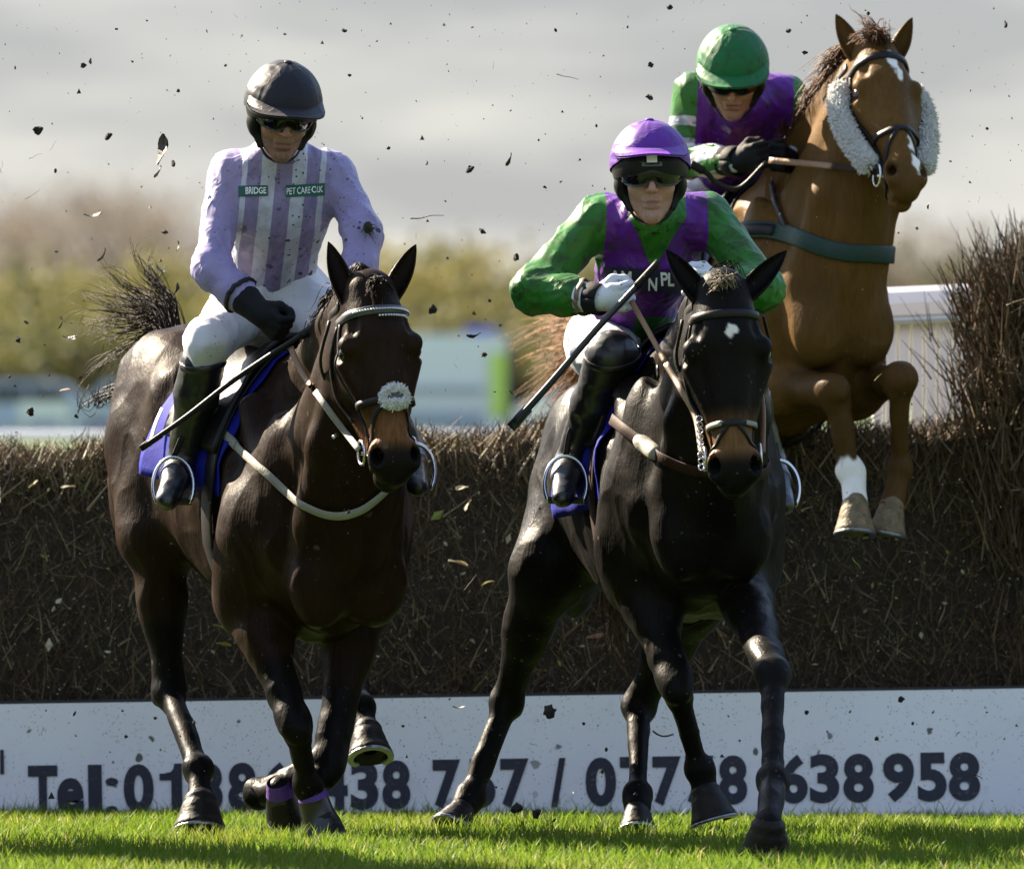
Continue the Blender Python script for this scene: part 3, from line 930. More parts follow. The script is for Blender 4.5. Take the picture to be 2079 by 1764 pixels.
def locks(paths, per, spread0, spread1, K=9, wave=0.01):
    """each guide path becomes a lock of `per` strands"""
    out = []
    for g in paths:
        g = spline(g, max(1, math.ceil((K - 1) / (len(g) - 1))))
        g = np.array(g)[np.linspace(0, len(g) - 1, K).round().astype(int)]
        u = np.linspace(0, 1, K)[None, :, None]
        a = rng.normal(0, 1, (per, 1, 3)) * spread0 * (1 - u) + rng.normal(0, 1, (per, 1, 3)) * spread1 * u
        cut = rng.uniform(0.6, 1.12, (per, 1, 1))
        ph = rng.uniform(0, 6.28, (per, 1, 3))
        w = np.sin(u * rng.uniform(4, 9, (per, 1, 1)) + ph) * wave * u
        G = g[None] + a + w
        G = G[:, :1] + (G - G[:, :1]) * cut
        out.append(G)
    return np.concatenate(out)

def hair_mat(name, a, b):
    return mat(name, a, 0.55, build=lambda t, c, tc: n_mix(t, n_attr(t, 'rnd'), a, b), spec=0.1)

def coat(name, body, leg, rough=0.36, white=(0.62, 0.58, 0.52), warm=None, spec=0.055):
    def bld(t, col, tc):
        n1 = n_noise(t, tc, 3.0, 3.0)
        c = n_mix(t, n_step(t, n1, 0.3, 0.7), tuple(x * 0.75 for x in body), tuple(x * 1.2 for x in body))
        if warm:
            c = n_mix(t, n_attr(t, 'warm'), c, warm)
        mp = t.nodes.new('ShaderNodeMapping'); mp.inputs['Scale'].default_value = (95, 75, 14); mp.inputs['Rotation'].default_value = (0.35, 0.12, 0.2)
        t.links.new(tc.outputs['Object'], mp.inputs[0])
        n2 = t.nodes.new('ShaderNodeTexNoise'); n2.inputs['Scale'].default_value = 1.0; n2.inputs['Detail'].default_value = 4; n2.inputs['Roughness'].default_value = .65
        t.links.new(mp.outputs[0], n2.inputs['Vector'])
        c = n_mix(t, n_math(t, 'MULTIPLY', n_step(t, n2.outputs['Fac'], 0.42, 0.68), 0.42), c, tuple(x * 0.40 for x in body))
        n3 = n_noise(t, tc, 2.2, 4.0, 0.6)
        c = n_mix(t, n_math(t, 'MULTIPLY', n_step(t, n3, 0.45, 0.7), 0.55), c, tuple(x * 0.45 for x in body))
        c = n_mix(t, n_attr(t, 'dark'), c, leg)
        c = n_mix(t, n_attr(t, 'white'), c, white)
        return mud(t, tc, c, 0.5, (0.07, 0.052, 0.036), 40.0)
    m = mat(name, body, rough, build=bld, spec=spec)
    t = m.node_tree
    b = t.nodes['Principled BSDF']
    tc = [n for n in t.nodes if n.type == 'TEX_COORD'][0]
    # lie of the hair: fine streaks running down and back, and a sheen that breaks up with them
    mp = t.nodes.new('ShaderNodeMapping'); mp.inputs['Scale'].default_value = (160, 120, 26); mp.inputs['Rotation'].default_value = (0.35, 0.12, 0.2)
    t.links.new(tc.outputs['Object'], mp.inputs[0])
    n1 = t.nodes.new('ShaderNodeTexNoise'); n1.inputs['Scale'].default_value = 1.0; n1.inputs['Detail'].default_value = 3
    t.links.new(mp.outputs[0], n1.inputs['Vector'])
    n2 = n_noise(t, tc, 22.0, 4.0, 0.6)
    hgt = n_math(t, 'ADD', n_math(t, 'MULTIPLY', n1.outputs['Fac'], 0.5), n_math(t, 'MULTIPLY', n2, 0.8))
    bp = t.nodes.new('ShaderNodeBump'); bp.inputs['Strength'].default_value = 0.5; bp.inputs['Distance'].default_value = 0.006
    t.links.new(hgt, bp.inputs['Height']); t.links.new(bp.outputs[0], b.inputs['Normal'])
    rr = t.nodes.new('ShaderNodeMapRange'); rr.inputs[1].default_value = .3; rr.inputs[2].default_value = .7; rr.inputs[3].default_value = rough - .1; rr.inputs[4].default_value = rough + .14
    t.links.new(n_noise(t, tc, 6.0, 4.0), rr.inputs[0]); t.links.new(rr.outputs[0], b.inputs['Roughness'])
    return m

class Head:
    def __init__(s, poll, chin, yaw, su, sw):
        s.o = np.asarray(poll); s.u = nrm(np.asarray(chin) - s.o)
        n0 = V(math.sin(yaw), -math.cos(yaw), 0.0)
        s.n = nrm(n0 - s.u * np.dot(n0, s.u)); s.s = np.cross(s.n, s.u)
        s.su, s.sw = su, sw
        s.ax = [s.s, s.u, s.n]
    def p(s, a, b, c):
        return s.o + s.s * a * s.sw + s.u * b * s.su + s.n * c * s.sw
    def r(s, a, b, c):
        return (a * s.sw, b * s.su, c * s.sw)
def head_field(f, h):
    w = h.sw
    f.cone(h.p(0, .0, -.01), h.p(0, .13, .005), .068 * w, .080 * w, .04)
    f.ball(h.p(0, .15, .022), h.r(.082, .12, .050), h.ax, .03)
    f.ball(h.p(0, .25, .012), h.r(.062, .14, .052), h.ax, .03)
    f.cone(h.p(0, .16, .038), h.p(0, .47, .028), .036 * w, .028 * w, .04)
    f.cone(h.p(0, .24, -.02), h.p(0, .47, -.008), .062 * w, .046 * w, .04)
    for q in (-1, 1):
        f.ball(h.p(.086 * q, .172, .026), h.r(.025, .036, .028), h.ax, .018)         # brow
        f.cone(h.p(.086 * q, .215, -.004), h.p(.045 * q, .37, .004), .026 * w, .016 * w, .03)
        f.ball(h.p(.056 * q, .20, -.085), h.r(.036, .115, .095), h.ax, .04)            # cheek
        f.cone(h.p(.046 * q, .27, -.125), h.p(.018 * q, .50, -.062), .032 * w, .022 * w, .03)
    f.ball(h.p(0, .525, .000), h.r(.050, .065, .050), h.ax, .03)
    f.ball(h.p(0, .572, -.012), h.r(.043, .034, .040), h.ax, .02)
    f.ball(h.p(0, .562, -.062), h.r(.034, .044, .028), h.ax, .018)
    f.cone(h.p(0, .48, -.065), h.p(0, .55, -.070), .030 * w, .026 * w, .03)
    for q in (-1, 1):
        f.ball(h.p(.042 * q, .522, .018), h.r(.027, .052, .030), h.ax, .018)           # nostril flare
        f.ball(h.p(.074 * q, .112, .050), h.r(.012, .026, .012), h.ax, .022, True)     # hollow above the eye
        f.cone(h.p(.056 * q, .532, .046), h.p(.030 * q, .500, .004), .0165 * w, .010 * w, .008, None, True)    # nostril
        f.ball(h.p(.051 * q, .520, .036), h.r(.011, .032, .014), h.ax, .008, True)
        f.ball(h.p(.108 * q, .190, .012), h.r(.015, .024, .020), h.ax, .010, True)     # eye socket
    f.cone(h.p(-.04, .580, -.046), h.p(.04, .580, -.046), .0045, .0045, .006, None, True)   # mouth line

def ear_mesh(mb, base, tip, opening, W=0.034):
    ax = np.asarray(tip) - np.asarray(base); ln = np.linalg.norm(ax); ax = ax / ln
    op = nrm(np.asarray(opening) - ax * np.dot(opening, ax)); sd = np.cross(ax, op)
    nv, na = 14, 11
    rows = []
    for layer in (0, 1):
        for i in range(nv):
            v = i / (nv - 1)
            w = W * (1 - v ** 1.9) ** 0.8 * (0.68 + 0.8 * v - 0.55 * v * v) / 0.85 + 0.0015
            half = R(135 - 55 * v)
            c = base + ax * ln * (v * 1.08 - 0.08) + op * 0.012 * math.sin(v * 2.6)
            for j in range(na):
                th = (j / (na - 1) * 2 - 1) * half
                rr = w - (0.006 * (1 - v * 0.6) if layer else 0)
                rows.append(c + sd * math.sin(th) * max(rr, .0008) - op * math.cos(th) * max(rr, .0008) * 0.85)
    fs = []
    n1 = nv * na
    for i in range(nv - 1):
        for j in range(na - 1):
            a = i * na + j
            fs.append((a, a + 1, a + na + 1, a + na))
            fs.append((n1 + a + 1, n1 + a, n1 + a + na, n1 + a + na + 1))
        for j, flip in ((0, 0), (na - 1, 1)):
            a = i * na + j
            q = (a, a + na, n1 + a + na, n1 + a)
            fs.append(q if not flip else q[::-1])
    mb.add(rows, fs)

def lower_leg(f, K, Fk, Cn, bk, r0, r1):
    """cannon with its tendon, fetlock, pastern"""
    d = nrm(Fk - K); bk = nrm(bk - d * np.dot(bk, d)); sd = np.cross(d, bk)
    f.cone(K, Fk, r0, r1, .018)
    f.cone(K + bk * .024 + d * .06, Fk + bk * .028 - d * .02, .017, .016, .012)
    f.ball(Fk, (.044, .046, .043), [sd, d, bk], .014)
    for q in (-1, 1):
        f.ball(Fk + bk * .026 + sd * .013 * q + d * .006, (.018, .026, .020), [sd, d, bk], .012)
    f.cone(Fk + d * .01, Cn, .030, .037, .016)
def fore_leg(f, E, K, Fk, Cn, back):
    e1 = nrm(K - E); b0 = back; back = nrm(back - e1 * np.dot(back, e1)); sd = np.cross(e1, back)
    f.cone(E, lerp(E, K, .40), .086, .064, .06, (sd, .86))
    f.cone(lerp(E, K, .30), lerp(E, K, .86), .068, .039, .03)
    f.cone(lerp(E, K, .78), K, .043, .043, .03)
    for q in (-1, 1):
        f.ball(lerp(E, K, .26) + sd * .034 * q - back * .012, (.034, .10, .042), [sd, e1, back], .03)
        f.ball(K + sd * .018 * q - e1 * .030, (.031, .036, .036), [sd, e1, back], .020)
    f.ball(K - back * .008, (.045, .068, .041), [sd, e1, back], .026)
    f.ball(K + back * .036 - e1 * .012, (.022, .032, .018), [sd, e1, back], .014)
    d = nrm(Fk - K); bk = nrm(b0 - d * np.dot(b0, d)); s2 = np.cross(d, bk)
    for q in (-1, 1):
        f.ball(K + d * .040 + s2 * .014 * q, (.024, .026, .030), [s2, d, bk], .014)
    lower_leg(f, K, Fk, Cn, b0, .031, .0255)
    return [(lerp(E, K, .72), K), (K, Fk), (Fk, Cn)]
def hind_leg(f, S, Hk, Fk, Cn, back, hip=None):
    e1 = nrm(Hk - S); b0 = back; back = nrm(back - e1 * np.dot(back, e1)); sd = np.cross(e1, back)
    if hip is not None:
        f.cone(hip, S, .14, .105, .10)
    f.cone(S, lerp(S, Hk, .5), .102, .064, .06, (sd, .8))
    f.cone(lerp(S, Hk, .4), lerp(S, Hk, .88), .068, .038, .04)
    f.cone(lerp(S, Hk, .85), Hk, .040, .046, .02)
    f.ball(lerp(S, Hk, .30) + sd * .03, (.038, .11, .052), [sd, e1, back], .03)
    f.ball(lerp(S, Hk, .30) - sd * .03, (.038, .11, .052), [sd, e1, back], .03)
    f.cone(lerp(S, Hk, .35) + back * .06, Hk + back * .05, .030, .017, .02)
    d = nrm(Fk - Hk); bk = nrm(b0 - d * np.dot(b0, d)); s2 = np.cross(d, bk)
    f.ball(Hk, (.046, .062, .050), [s2, d, bk], .018)
    f.ball(Hk + bk * .050 - d * .048, (.024, .034, .026), [s2, d, bk], .018)
    f.cone(Hk + bk * .048 - d * .04, Hk + bk * .026 + d * .05, .022, .022, .016)
    for q in (-1, 1):
        f.ball(Hk + s2 * .024 * q + d * .012, (.026, .034, .032), [s2, d, bk], .014)
    lower_leg(f, Hk, Fk, Cn, b0, .034, .027)
    return [(lerp(S, Hk, .7), Hk), (Hk, Fk), (Fk, Cn)]
m_hoof_dark = mat('dark_hoof_horn', (0.012, 0.0095, 0.008), 0.5, 0.6, 16, 0.35, 50, spec=.15)
m_hoof_pale = mat('pale_hoof_horn', (0.16, 0.12, 0.065), 0.6, 0.75, 30, 0.5, 60, spec=.2, build=lambda t, c, tc: mud(t, tc, n_mix(t, n_math(t, 'MULTIPLY', n_step(t, n_noise(t, tc, 45.0, 4.0, .7), .42, .7), .7), c, (0.06, 0.045, 0.028)), 3.0, (0.02, 0.016, 0.012), 60.0))
m_shoe = mat('worn_steel_shoe', (0.20, 0.20, 0.21), 0.35, 0.2, 30, metal=0.9)
def hoof(parent, Cn, sole, toe, m, r=0.066):
    Cn = sole - nrm(sole - Cn) * min(np.linalg.norm(sole - Cn), .094)
    ax = nrm(sole - Cn); hgt = np.linalg.norm(sole - Cn)
    tt = nrm(np.asarray(toe, float) - ax * np.dot(toe, ax)); sd = np.cross(ax, tt)
    n = 28; rows = []
    lev = [(-.20, .48), (-.08, .60), (.0, .655), (.07, .64), (.2, .695), (.36, .765), (.40, .76), (.60, .85), (.64, .845), (.85, .955), (.97, 1.0), (1.0, .975)]
    for (t, k) in lev:
        for i in range(n):
            a = 2 * math.pi * i / n
            ca, sa = math.cos(a), math.sin(a)
            rr = r * k
            fwd = 1.10 if ca > 0 else 0.82
            lift = 0.18 * hgt * (-ca) * (1 - max(0, t)) if t < 1 else 0
            rows.append(Cn + ax * (hgt * t + (-ca) * 0.10 * hgt * max(0, 1 - t)) + tt * (ca * rr * fwd + 0.012 * t) + sd * sa * rr)
    fs = [(j * n + i, (j + 1) * n + i, (j + 1) * n + (i + 1) % n, j * n + (i + 1) % n) for j in range(len(lev) - 1) for i in range(n)]
    b = len(rows)
    e = (len(lev) - 1) * n
    for k, dp in ((0.72, -0.012), (0.3, -0.016)):
        for i in range(n):
            rows.append(sole + tt * 0.012 + (rows[e + i] - sole - tt * 0.012) * k + ax * dp)
    fs += [(e + i, b + i, b + (i + 1) % n, e + (i + 1) % n) for i in range(n)]
    fs += [(b + i, b + n + i, b + n + (i + 1) % n, b + (i + 1) % n) for i in range(n)]
    fs.append(tuple(b + n + i for i in range(n)))
    h = obj('hoof', rows, fs, m, parent)
    pts, nor = [], []
    for i in range(21):
        a = R(-140 + 280 * i / 20)
        fwd = 1.10 if math.cos(a) > 0 else 0.82
        pts.append(sole + ax * 0.004 + tt * (math.cos(a) * r * .88 * fwd + .012) + sd * math.sin(a) * r * .88); nor.append(ax)
    MB().strap(pts, nor, 0.020, 0.009).build('horseshoe', m_shoe, h, smooth=False)
    return h

m_eye = mat('dark_eye', (0.010, 0.006, 0.004), 0.06, 0.1, spec=0.8)
ST = np.array([  # x, centre height, half width, half height (from the withers, metres)
    (.54, -.44, .02, .03), (.52, -.44, .085, .10), (.46, -.445, .150, .19), (.36, -.44, .195, .28), (.22, -.425, .215, .345), (0, -.39, .228, .385), (-.2, -.385, .262, .37),
    (-.4, -.385, .280, .345), (-.6, -.345, .268, .325), (-.8, -.305, .250, .305), (-.95, -.295, .232, .290), (-1.08, -.30, .190, .245),
    (-1.17, -.315, .115, .165), (-1.205, -.33, .03, .05)])[::-1]
ST[:, 2] *= .93
def make_horse(name, label, cfg):
    W = np.asarray(cfg['W'], float); th, ph = R(cfg['yaw']), R(cfg['pitch'])
    f3 = V(math.sin(th) * math.cos(ph), -math.cos(th) * math.cos(ph), math.sin(ph))
    lf = V(math.cos(th), math.sin(th), 0)
    up = np.cross(f3, lf)
    up = up if up[2] > 0 else -up
    ax = [f3, lf, up]
    lp = lambda a, b, c: W + f3 * a + lf * b + up * c
    f = Field()
    def torso(X, Y, Z):
        x = (X - W[0]) * f3[0] + (Y - W[1]) * f3[1] + (Z - W[2]) * f3[2]
        y = (X - W[0]) * lf[0] + (Y - W[1]) * lf[1] + (Z - W[2]) * lf[2]
        z = (X - W[0]) * up[0] + (Y - W[1]) * up[1] + (Z - W[2]) * up[2]
        zc = np.interp(x, ST[:, 0], ST[:, 1]); w = np.interp(x, ST[:, 0], ST[:, 2]); h = np.interp(x, ST[:, 0], ST[:, 3])
        d = (np.sqrt((y / w) ** 2 + ((z - zc) / h) ** 2) - 1) * np.minimum(w, h)
        e = np.maximum(x - ST[-1, 0], ST[0, 0] - x)
        return np.where(e > 0, np.sqrt(np.maximum(d, 0) ** 2 + e ** 2) + 0.01, d)
    cor = np.array([lp(a, b, c) for a in (-1.22, .55) for b in (-.3, .3) for c in (-.8, .02)])
    f.op(torso, cor.min(0), cor.max(0), .05)
    f.cone(lp(-.16, 0, -.045), lp(.12, 0, -.075), .05, .06, .10)
    for q in (-1, 1):
        f.ball(lp(.26, .150 * q, -.36), (.11, .075, .27), ax, .05)
        f.ball(lp(.10, .175 * q, -.52), (.15, .070, .16), ax, .05)
        f.ball(lp(.44, .085 * q, -.56), (.085, .085, .13), ax, .04)
        f.ball(lp(-.86, .125 * q, -.24), (.26, .12, .22), ax, .07)
        f.ball(lp(-.92, .155 * q, -.46), (.19, .085, .24), ax, .07)
        f.cone(lp(.04, .165 * q, -.12), lp(.32, .158 * q, -.46), .038, .040, .07)
        f.cone(lp(-.02, .185 * q, -.30), lp(.12, .19 * q, -.60), .042, .046, .06)
        f.cone(lp(-.62, .17 * q, -.14), lp(-.70, .215 * q, -.52), .05, .06, .06)
    # head and neck
    h = Head(*cfg['head'])
    poll = h.p(0, .015, -.03)
    cr0 = lp(.04, 0, -.07); md0 = lp(.26, 0, -.32); tr0 = lp(.42, 0, -.46)
    md1 = h.p(0, .09, -.05); tr1 = h.p(0, .17, -.10)
    cv = cfg.get('arch', 0.05)
    def run(a, b, r, lift, sq):
        pts = []; rs = []
        for i in range(7):
            t = i / 6
            pts.append(lerp(a, b, t) + (up * lift + f3 * lift * .6) * math.sin(math.pi * t)); rs.append(lerp(r[0], r[1], t))
        f.chain(pts, rs, .09, (lf, sq))
        return pts
    crest = run(cr0, poll, (.085, .062), cv, .70)
    run(md0, md1, (.165, .088), cv * .6, .82)
    run(tr0, tr1, (.125, .062), cv * .1, .85)
    for q in (-1, 1):
        run_a = lp(.44, .10 * q, -.42); run_b = h.p(.045 * q, .16, -.11)
        f.cone(run_a, lerp(run_a, run_b, .5) + lf * .02 * q, .060, .050, .04); f.cone(lerp(run_a, run_b, .5) + lf * .02 * q, run_b, .050, .034, .04)
    head_field(f, h)
    # legs
    dark, low = [], []
    back = -nrm(V(f3[0], f3[1], 0))
    for i, L_ in enumerate(cfg['fore']):
        E = lp(.10, L_['y'], -.66) if 'E' not in L_ else L_['E']
        f.cone(lp(.16, L_['y'] * .95, -.42), E, .12, .10, .08)
        co = L_['sole'] - nrm(L_['sole'] - L_['C']) * .092
        low += fore_leg(f, E, L_['K'], L_['F'], co, L_.get('back', back))
    for i, L_ in enumerate(cfg['hind']):
        S = L_.get('S')
        if S is None:
            S = lp(-.66, L_['y'] * 1.15, -.60)
        co = L_['sole'] - nrm(L_['sole'] - L_['C']) * .092
        low += hind_leg(f, S, L_['H'], L_['F'], co, L_.get('back', back), lp(-.84, L_['y'] * .85, -.36))
    hc = h.p(0, .30, -.03)
    v, q = f.mesh(HQ, [(hc - V(.17, .2, .36), hc + V(.17, .2, .36), 0.0052)])
    nv = len(v)
    # skin relief: soft muscle swelling
    nn = vnormals(v, q)
    far = np.linalg.norm(v - hc, axis=1)
    vein = (1 - np.abs(fnoise(v * np.array([1.0, .8, .55]), 13, 4))) ** 5 * .0035 + (1 - np.abs(fnoise(v * np.array([1.2, 1.0, .5]), 6, 6))) ** 4 * .0045
    v = v + nn * ((fnoise(v, 9, 1) * .0045 + fnoise(v, 20, 2) * .0018 + vein) * smooth01(far, .28, .5))[:, None]
    bvh = tree_of(v, q)
    # colour fields
    def seg_d(a, b):
        return cone_fn(a, b, 0, 0)(v[:, 0], v[:, 1], v[:, 2])
    dk = np.zeros(nv)
    for (a, b) in low:
        dk = np.maximum(dk, 1 - smooth01(seg_d(a, b), .07, .12))
    rel = v - h.o
    hs = rel @ h.s / h.sw; hu = rel @ h.u / h.su; hn = rel @ h.n / h.sw
    inhead = (np.abs(hs) < .14) & (hu > -.05) & (hu < .65) & (hn > -.12) & (hn < .12)
    wh = np.zeros(nv); warm = np.zeros(nv)
    for (a, b, ra, rb) in cfg.get('marks', ()):
        e = np.sqrt(((hs - a) / ra) ** 2 + ((hu - b) / rb) ** 2) + .55 * fnoise(v, 60, 7)
        wh = np.maximum(wh, np.where(inhead & (hn > .0), 1 - smooth01(e, .7, 1.15), 0))
    warm = np.where(inhead, smooth01(hu, .34, .44) * (1 - smooth01(hu, .47, .53)), 0) * .9  # brown muzzle hair with the sun's orange put into its colour
    dk = np.maximum(dk, np.where(inhead, smooth01(hu, .47, .53) * cfg.get('muzzle', .8), 0))
    for qd in (-1, 1):
        dn = np.linalg.norm(v - h.p(.046 * qd, .522, .028), axis=1)
        dk = np.maximum(dk, 1.4 * (1 - smooth01(dn, .018, .036)))
    for (a, b) in cfg.get('socks', ()):
        e = seg_d(a, b) + .018 * fnoise(v * np.array([1, 1, .35]), 60, 3)
        wh = np.maximum(wh, 1 - smooth01(e, .068, .085))
    dk = np.clip(dk * cfg.get('points', 1.0), 0, 1)
    # ears belong to the same skin
    mb = MB()
    for qd, tip, op in cfg['ears']:
        ear_mesh(mb, h.p(.052 * qd, .005, -.012), tip, op)
    ev = np.array(mb.v); quads = np.array([list(x) for x in mb.f]) + nv
    allv = np.concatenate([v, ev]); allq = np.concatenate([q, quads])
    z = np.zeros(len(ev))
    base = (W[0], W[1], 0.0)
    horse = thing(name, label, 'horse', base)
    obj('body', allv, allq, cfg['coat'], horse, attrs={'dark': np.concatenate([dk, z + .35 * cfg.get('points', 1)]), 'white': np.concatenate([wh, z]), 'warm': np.concatenate([warm, z])})
    for qd in (-1, 1):
        MB().ball(h.p(.0885 * qd, .190, .016), (.022, .025, .022), h.ax).build('eye', m_eye, horse)
    for L_ in cfg['fore'] + cfg['hind']:
        hoof(horse, L_['C'], L_['sole'], L_['toe'], L_.get('hm', m_hoof_dark), L_.get('r', .066))
    return dict(o=horse, bvh=bvh, h=h, lp=lp, f3=f3, lf=lf, up=up, crest=crest, W=W, ax=ax)

m_coat1 = coat('dark_bay_coat', (0.017, 0.0085, 0.004), (0.005, 0.004, 0.0035), 0.44, warm=(0.16, 0.07, 0.025))
m_coat2 = coat('black_brown_coat', (0.007, 0.0055, 0.0047), (0.005, 0.0045, 0.004), 0.44, warm=(0.15, 0.075, 0.03))
m_coat3 = coat('chestnut_coat', (0.110, 0.056, 0.0145), (0.042, 0.021, 0.0075), 0.5, (0.72, 0.68, 0.62))

H1 = make_horse('racehorse', 'dark bay racehorse landing at the left, lilac rider up, tail flung high', dict(
    W=(-.60, 33.15, 1.37), yaw=21, pitch=-8, coat=m_coat1,
    head=(D(752, 598, 32.44), D(804, 985, 32.30), R(17), .93, 1.13),
    ears=((-1, D(668, 492, 32.50), V(-.25, -1, 0)), (1, D(843, 497, 32.52), V(.35, -1, 0))),
    fore=[dict(y=-.17, K=D(598, 1470, 32.84), F=D(626, 1590, 32.96), C=D(640, 1640, 33.0), sole=D(656, 1696, 33.0), toe=V(.7, -.7, 0), r=.056),
          dict(y=.17, K=D(664, 1552, 33.02), F=D(528, 1612, 33.22), C=D(570, 1608, 33.12), sole=D(584, 1654, 33.16), toe=V(-.1, -.95, -.2), back=V(-.3, .2, .9), r=.060)],
    hind=[dict(y=-.17, H=D(345, 1400, 33.72), F=D(402, 1560, 33.40), C=D(407, 1602, 33.33), sole=D(405, 1688, 33.28), toe=V(.05, -1, 0), r=.078),
          dict(y=.17, H=D(712, 1322, 34.0), F=D(736, 1436, 33.75), C=D(744, 1466, 33.7), sole=D(752, 1540, 33.64), toe=V(.1, -1, -.1), r=.068)]))
H2 = make_horse('racehorse', 'black brown racehorse with a small white star galloping in the middle', dict(
    W=(.485, 33.15, 1.41), yaw=10, pitch=5, coat=m_coat2,
    head=(D(1468, 598, 32.30), D(1494, 1000, 32.20), R(3), .95, 1.15),
    ears=((-1, D(1352, 508, 32.36), V(.15, -1, 0)), (1, D(1596, 510, 32.38), V(.0, -1, 0))),
    marks=((0.004, .128, .009, .030), (.011, .122, .013, .013)), points=.8,
    fore=[dict(y=-.145, K=D(1373, 1392, 32.75), F=D(1420, 1560, 32.86), C=D(1432, 1606, 32.86), sole=D(1448, 1664, 32.85), toe=V(.2, -1, .05), r=.068),
          dict(y=.145, K=D(1569, 1370, 32.15), F=D(1569, 1583, 31.80), C=D(1562, 1650, 31.54), sole=D(1554, 1732, 31.60), toe=V(0, -.9, -.4), r=.074)],
    hind=[dict(y=-.17, S=D(1105, 1165, 33.8), H=D(1030, 1420, 33.95), F=D(956, 1616, 33.84), C=D(940, 1645, 33.8), sole=D(922, 1684, 33.76), toe=V(-.6, -.8, 0), r=.060),
          dict(y=.17, S=D(1400, 1220, 33.7), H=D(1297, 1432, 33.85), F=D(1294, 1612, 33.6), C=D(1294, 1645, 33.56), sole=D(1294, 1692, 33.52), toe=V(0, -1, 0), r=.058)]))
H3 = make_horse('racehorse', 'chestnut racehorse with a white snip clearing the fence at the right', dict(
    W=(.80, 35.95, 1.92), yaw=22, pitch=16, coat=m_coat3, arch=.03,
    head=(D(1778, 112, 35.36), D(1846, 408, 35.00), R(17), .95, 1.02),
    ears=((-1, D(1698, 30, 35.40), V(-.2, -1, 0)), (1, D(1850, 36, 35.42), V(.6, -.8, 0))),
    marks=((.012, .10, .016, .05), (.026, .16, .009, .035), (.03, .42, .014, .05), (.03, .50, .016, .04)), points=.55, muzzle=.25,
    socks=((D(1733, 982, 35.27), D(1736, 1012, 35.25)),),
    fore=[dict(y=-.16, K=D(1694, 795, 35.3), F=D(1728, 955, 35.3), C=D(1736, 1005, 35.25), sole=D(1734, 1084, 35.22), toe=V(.15, -1, -.1), hm=m_hoof_pale, r=.064),
          dict(y=.16, K=D(1828, 770, 35.28), F=D(1826, 950, 35.36), C=D(1815, 1000, 35.32), sole=D(1800, 1086, 35.3), toe=V(-.1, -.95, -.2), hm=m_hoof_pale, r=.060)],
    hind=[dict(y=-.17, H=V(.52, 36.95, 1.10), F=V(.50, 37.22, .92), C=V(.50, 37.28, .86), sole=V(.50, 37.36, .80), toe=V(0, .3, -1)),
          dict(y=.17, H=V(.86, 36.92, 1.08), F=V(.84, 37.2, .90), C=V(.84, 37.26, .84), sole=V(.84, 37.34, .78), toe=V(0, .3, -1))]))

# ---------------------------------------------------------------- hair
m_hair1 = hair_mat('black_brown_hair', (0.006, 0.004, 0.003), (0.030, 0.017, 0.010))
m_hair3 = hair_mat('chestnut_hair', (0.09, 0.035, 0.012), (0.30, 0.14, 0.05))
m_hair3d = hair_mat('dark_chestnut_hair', (0.035, 0.016, 0.008), (0.14, 0.06, 0.026))
m_hairp = hair_mat('pale_forelock_hair', (0.05, 0.04, 0.03), (0.30, 0.25, 0.18))
def hair(name, P, r0, m, parent):
    v, f, r = strands(P, r0)
    return obj(name, v, f, m, parent, attrs={'rnd': r})
th1 = H1['lp'](-1.10, 0, -.10)
g = []
ends = [(160, 652, 34.5), (172, 605, 34.45), (205, 548, 34.4), (238, 556, 34.5), (280, 508, 34.4), (303, 522, 34.5), (180, 690, 34.5),
        (215, 585, 34.6), (185, 765, 34.45), (235, 630, 34.6), (255, 600, 34.55)]
for (x, y, Y) in ends:
    e = D(x, y, Y)
    md = lerp(th1, e, .45) + V(-.01, .05, .06)
    g.append([th1, lerp(th1, md, .5) + V(0, .03, .05), md, lerp(md, e, .5) + V(-.02, 0, .005), e])
hair('tail', np.concatenate([locks(g, 22, .012, .007, 13, .018), locks(g, 7, .014, .022, 13, .03)]), .0015, m_hair1, H1['o'])
gg = [[th1 + V(0, .02, -.06), D(205, 800, 34.5), D(178, 830, 34.5), D(182, 800, 34.45), D(192, 780, 34.45)], [th1 + V(0, .02, -.05), D(225, 790, 34.5), D(195, 825, 34.5), D(180, 790, 34.45)]]
hair('tail_wisps', locks(gg, 22, .012, .008, 10, .01), .0016, m_hair1, H1['o'])
th2 = H2['lp'](-1.10, 0, -.10)
hair('tail', locks([[th2, th2 + V(.02, .12, .0), th2 + V(.0, .2, -.25 - .03 * i), th2 + V(.02 * i - .06, .22, -.55 - .03 * i)] for i in range(7)], 40, .018, .03, 9, .012), .0018, m_hair1, H2['o'])
th3 = H3['lp'](-1.10, 0, -.10)
g = []
for (x, y) in ((1085, 800), (1100, 770), (1080, 745), (1115, 700), (1140, 720), (1150, 790), (1105, 815), (1135, 670), (1125, 660), (1165, 760), (1060, 690), (1095, 640), (1120, 820), (1160, 820)):
    e = D(x, y, 37.5)
    g.append([th3, lerp(th3, e, .3) + V(-.02, .1, .03), lerp(th3, e, .7) + V(0, .05, .02), e])
hair('tail', locks(g, 44, .022, .026, 9, .014), .0021, m_hair3, H3['o'])
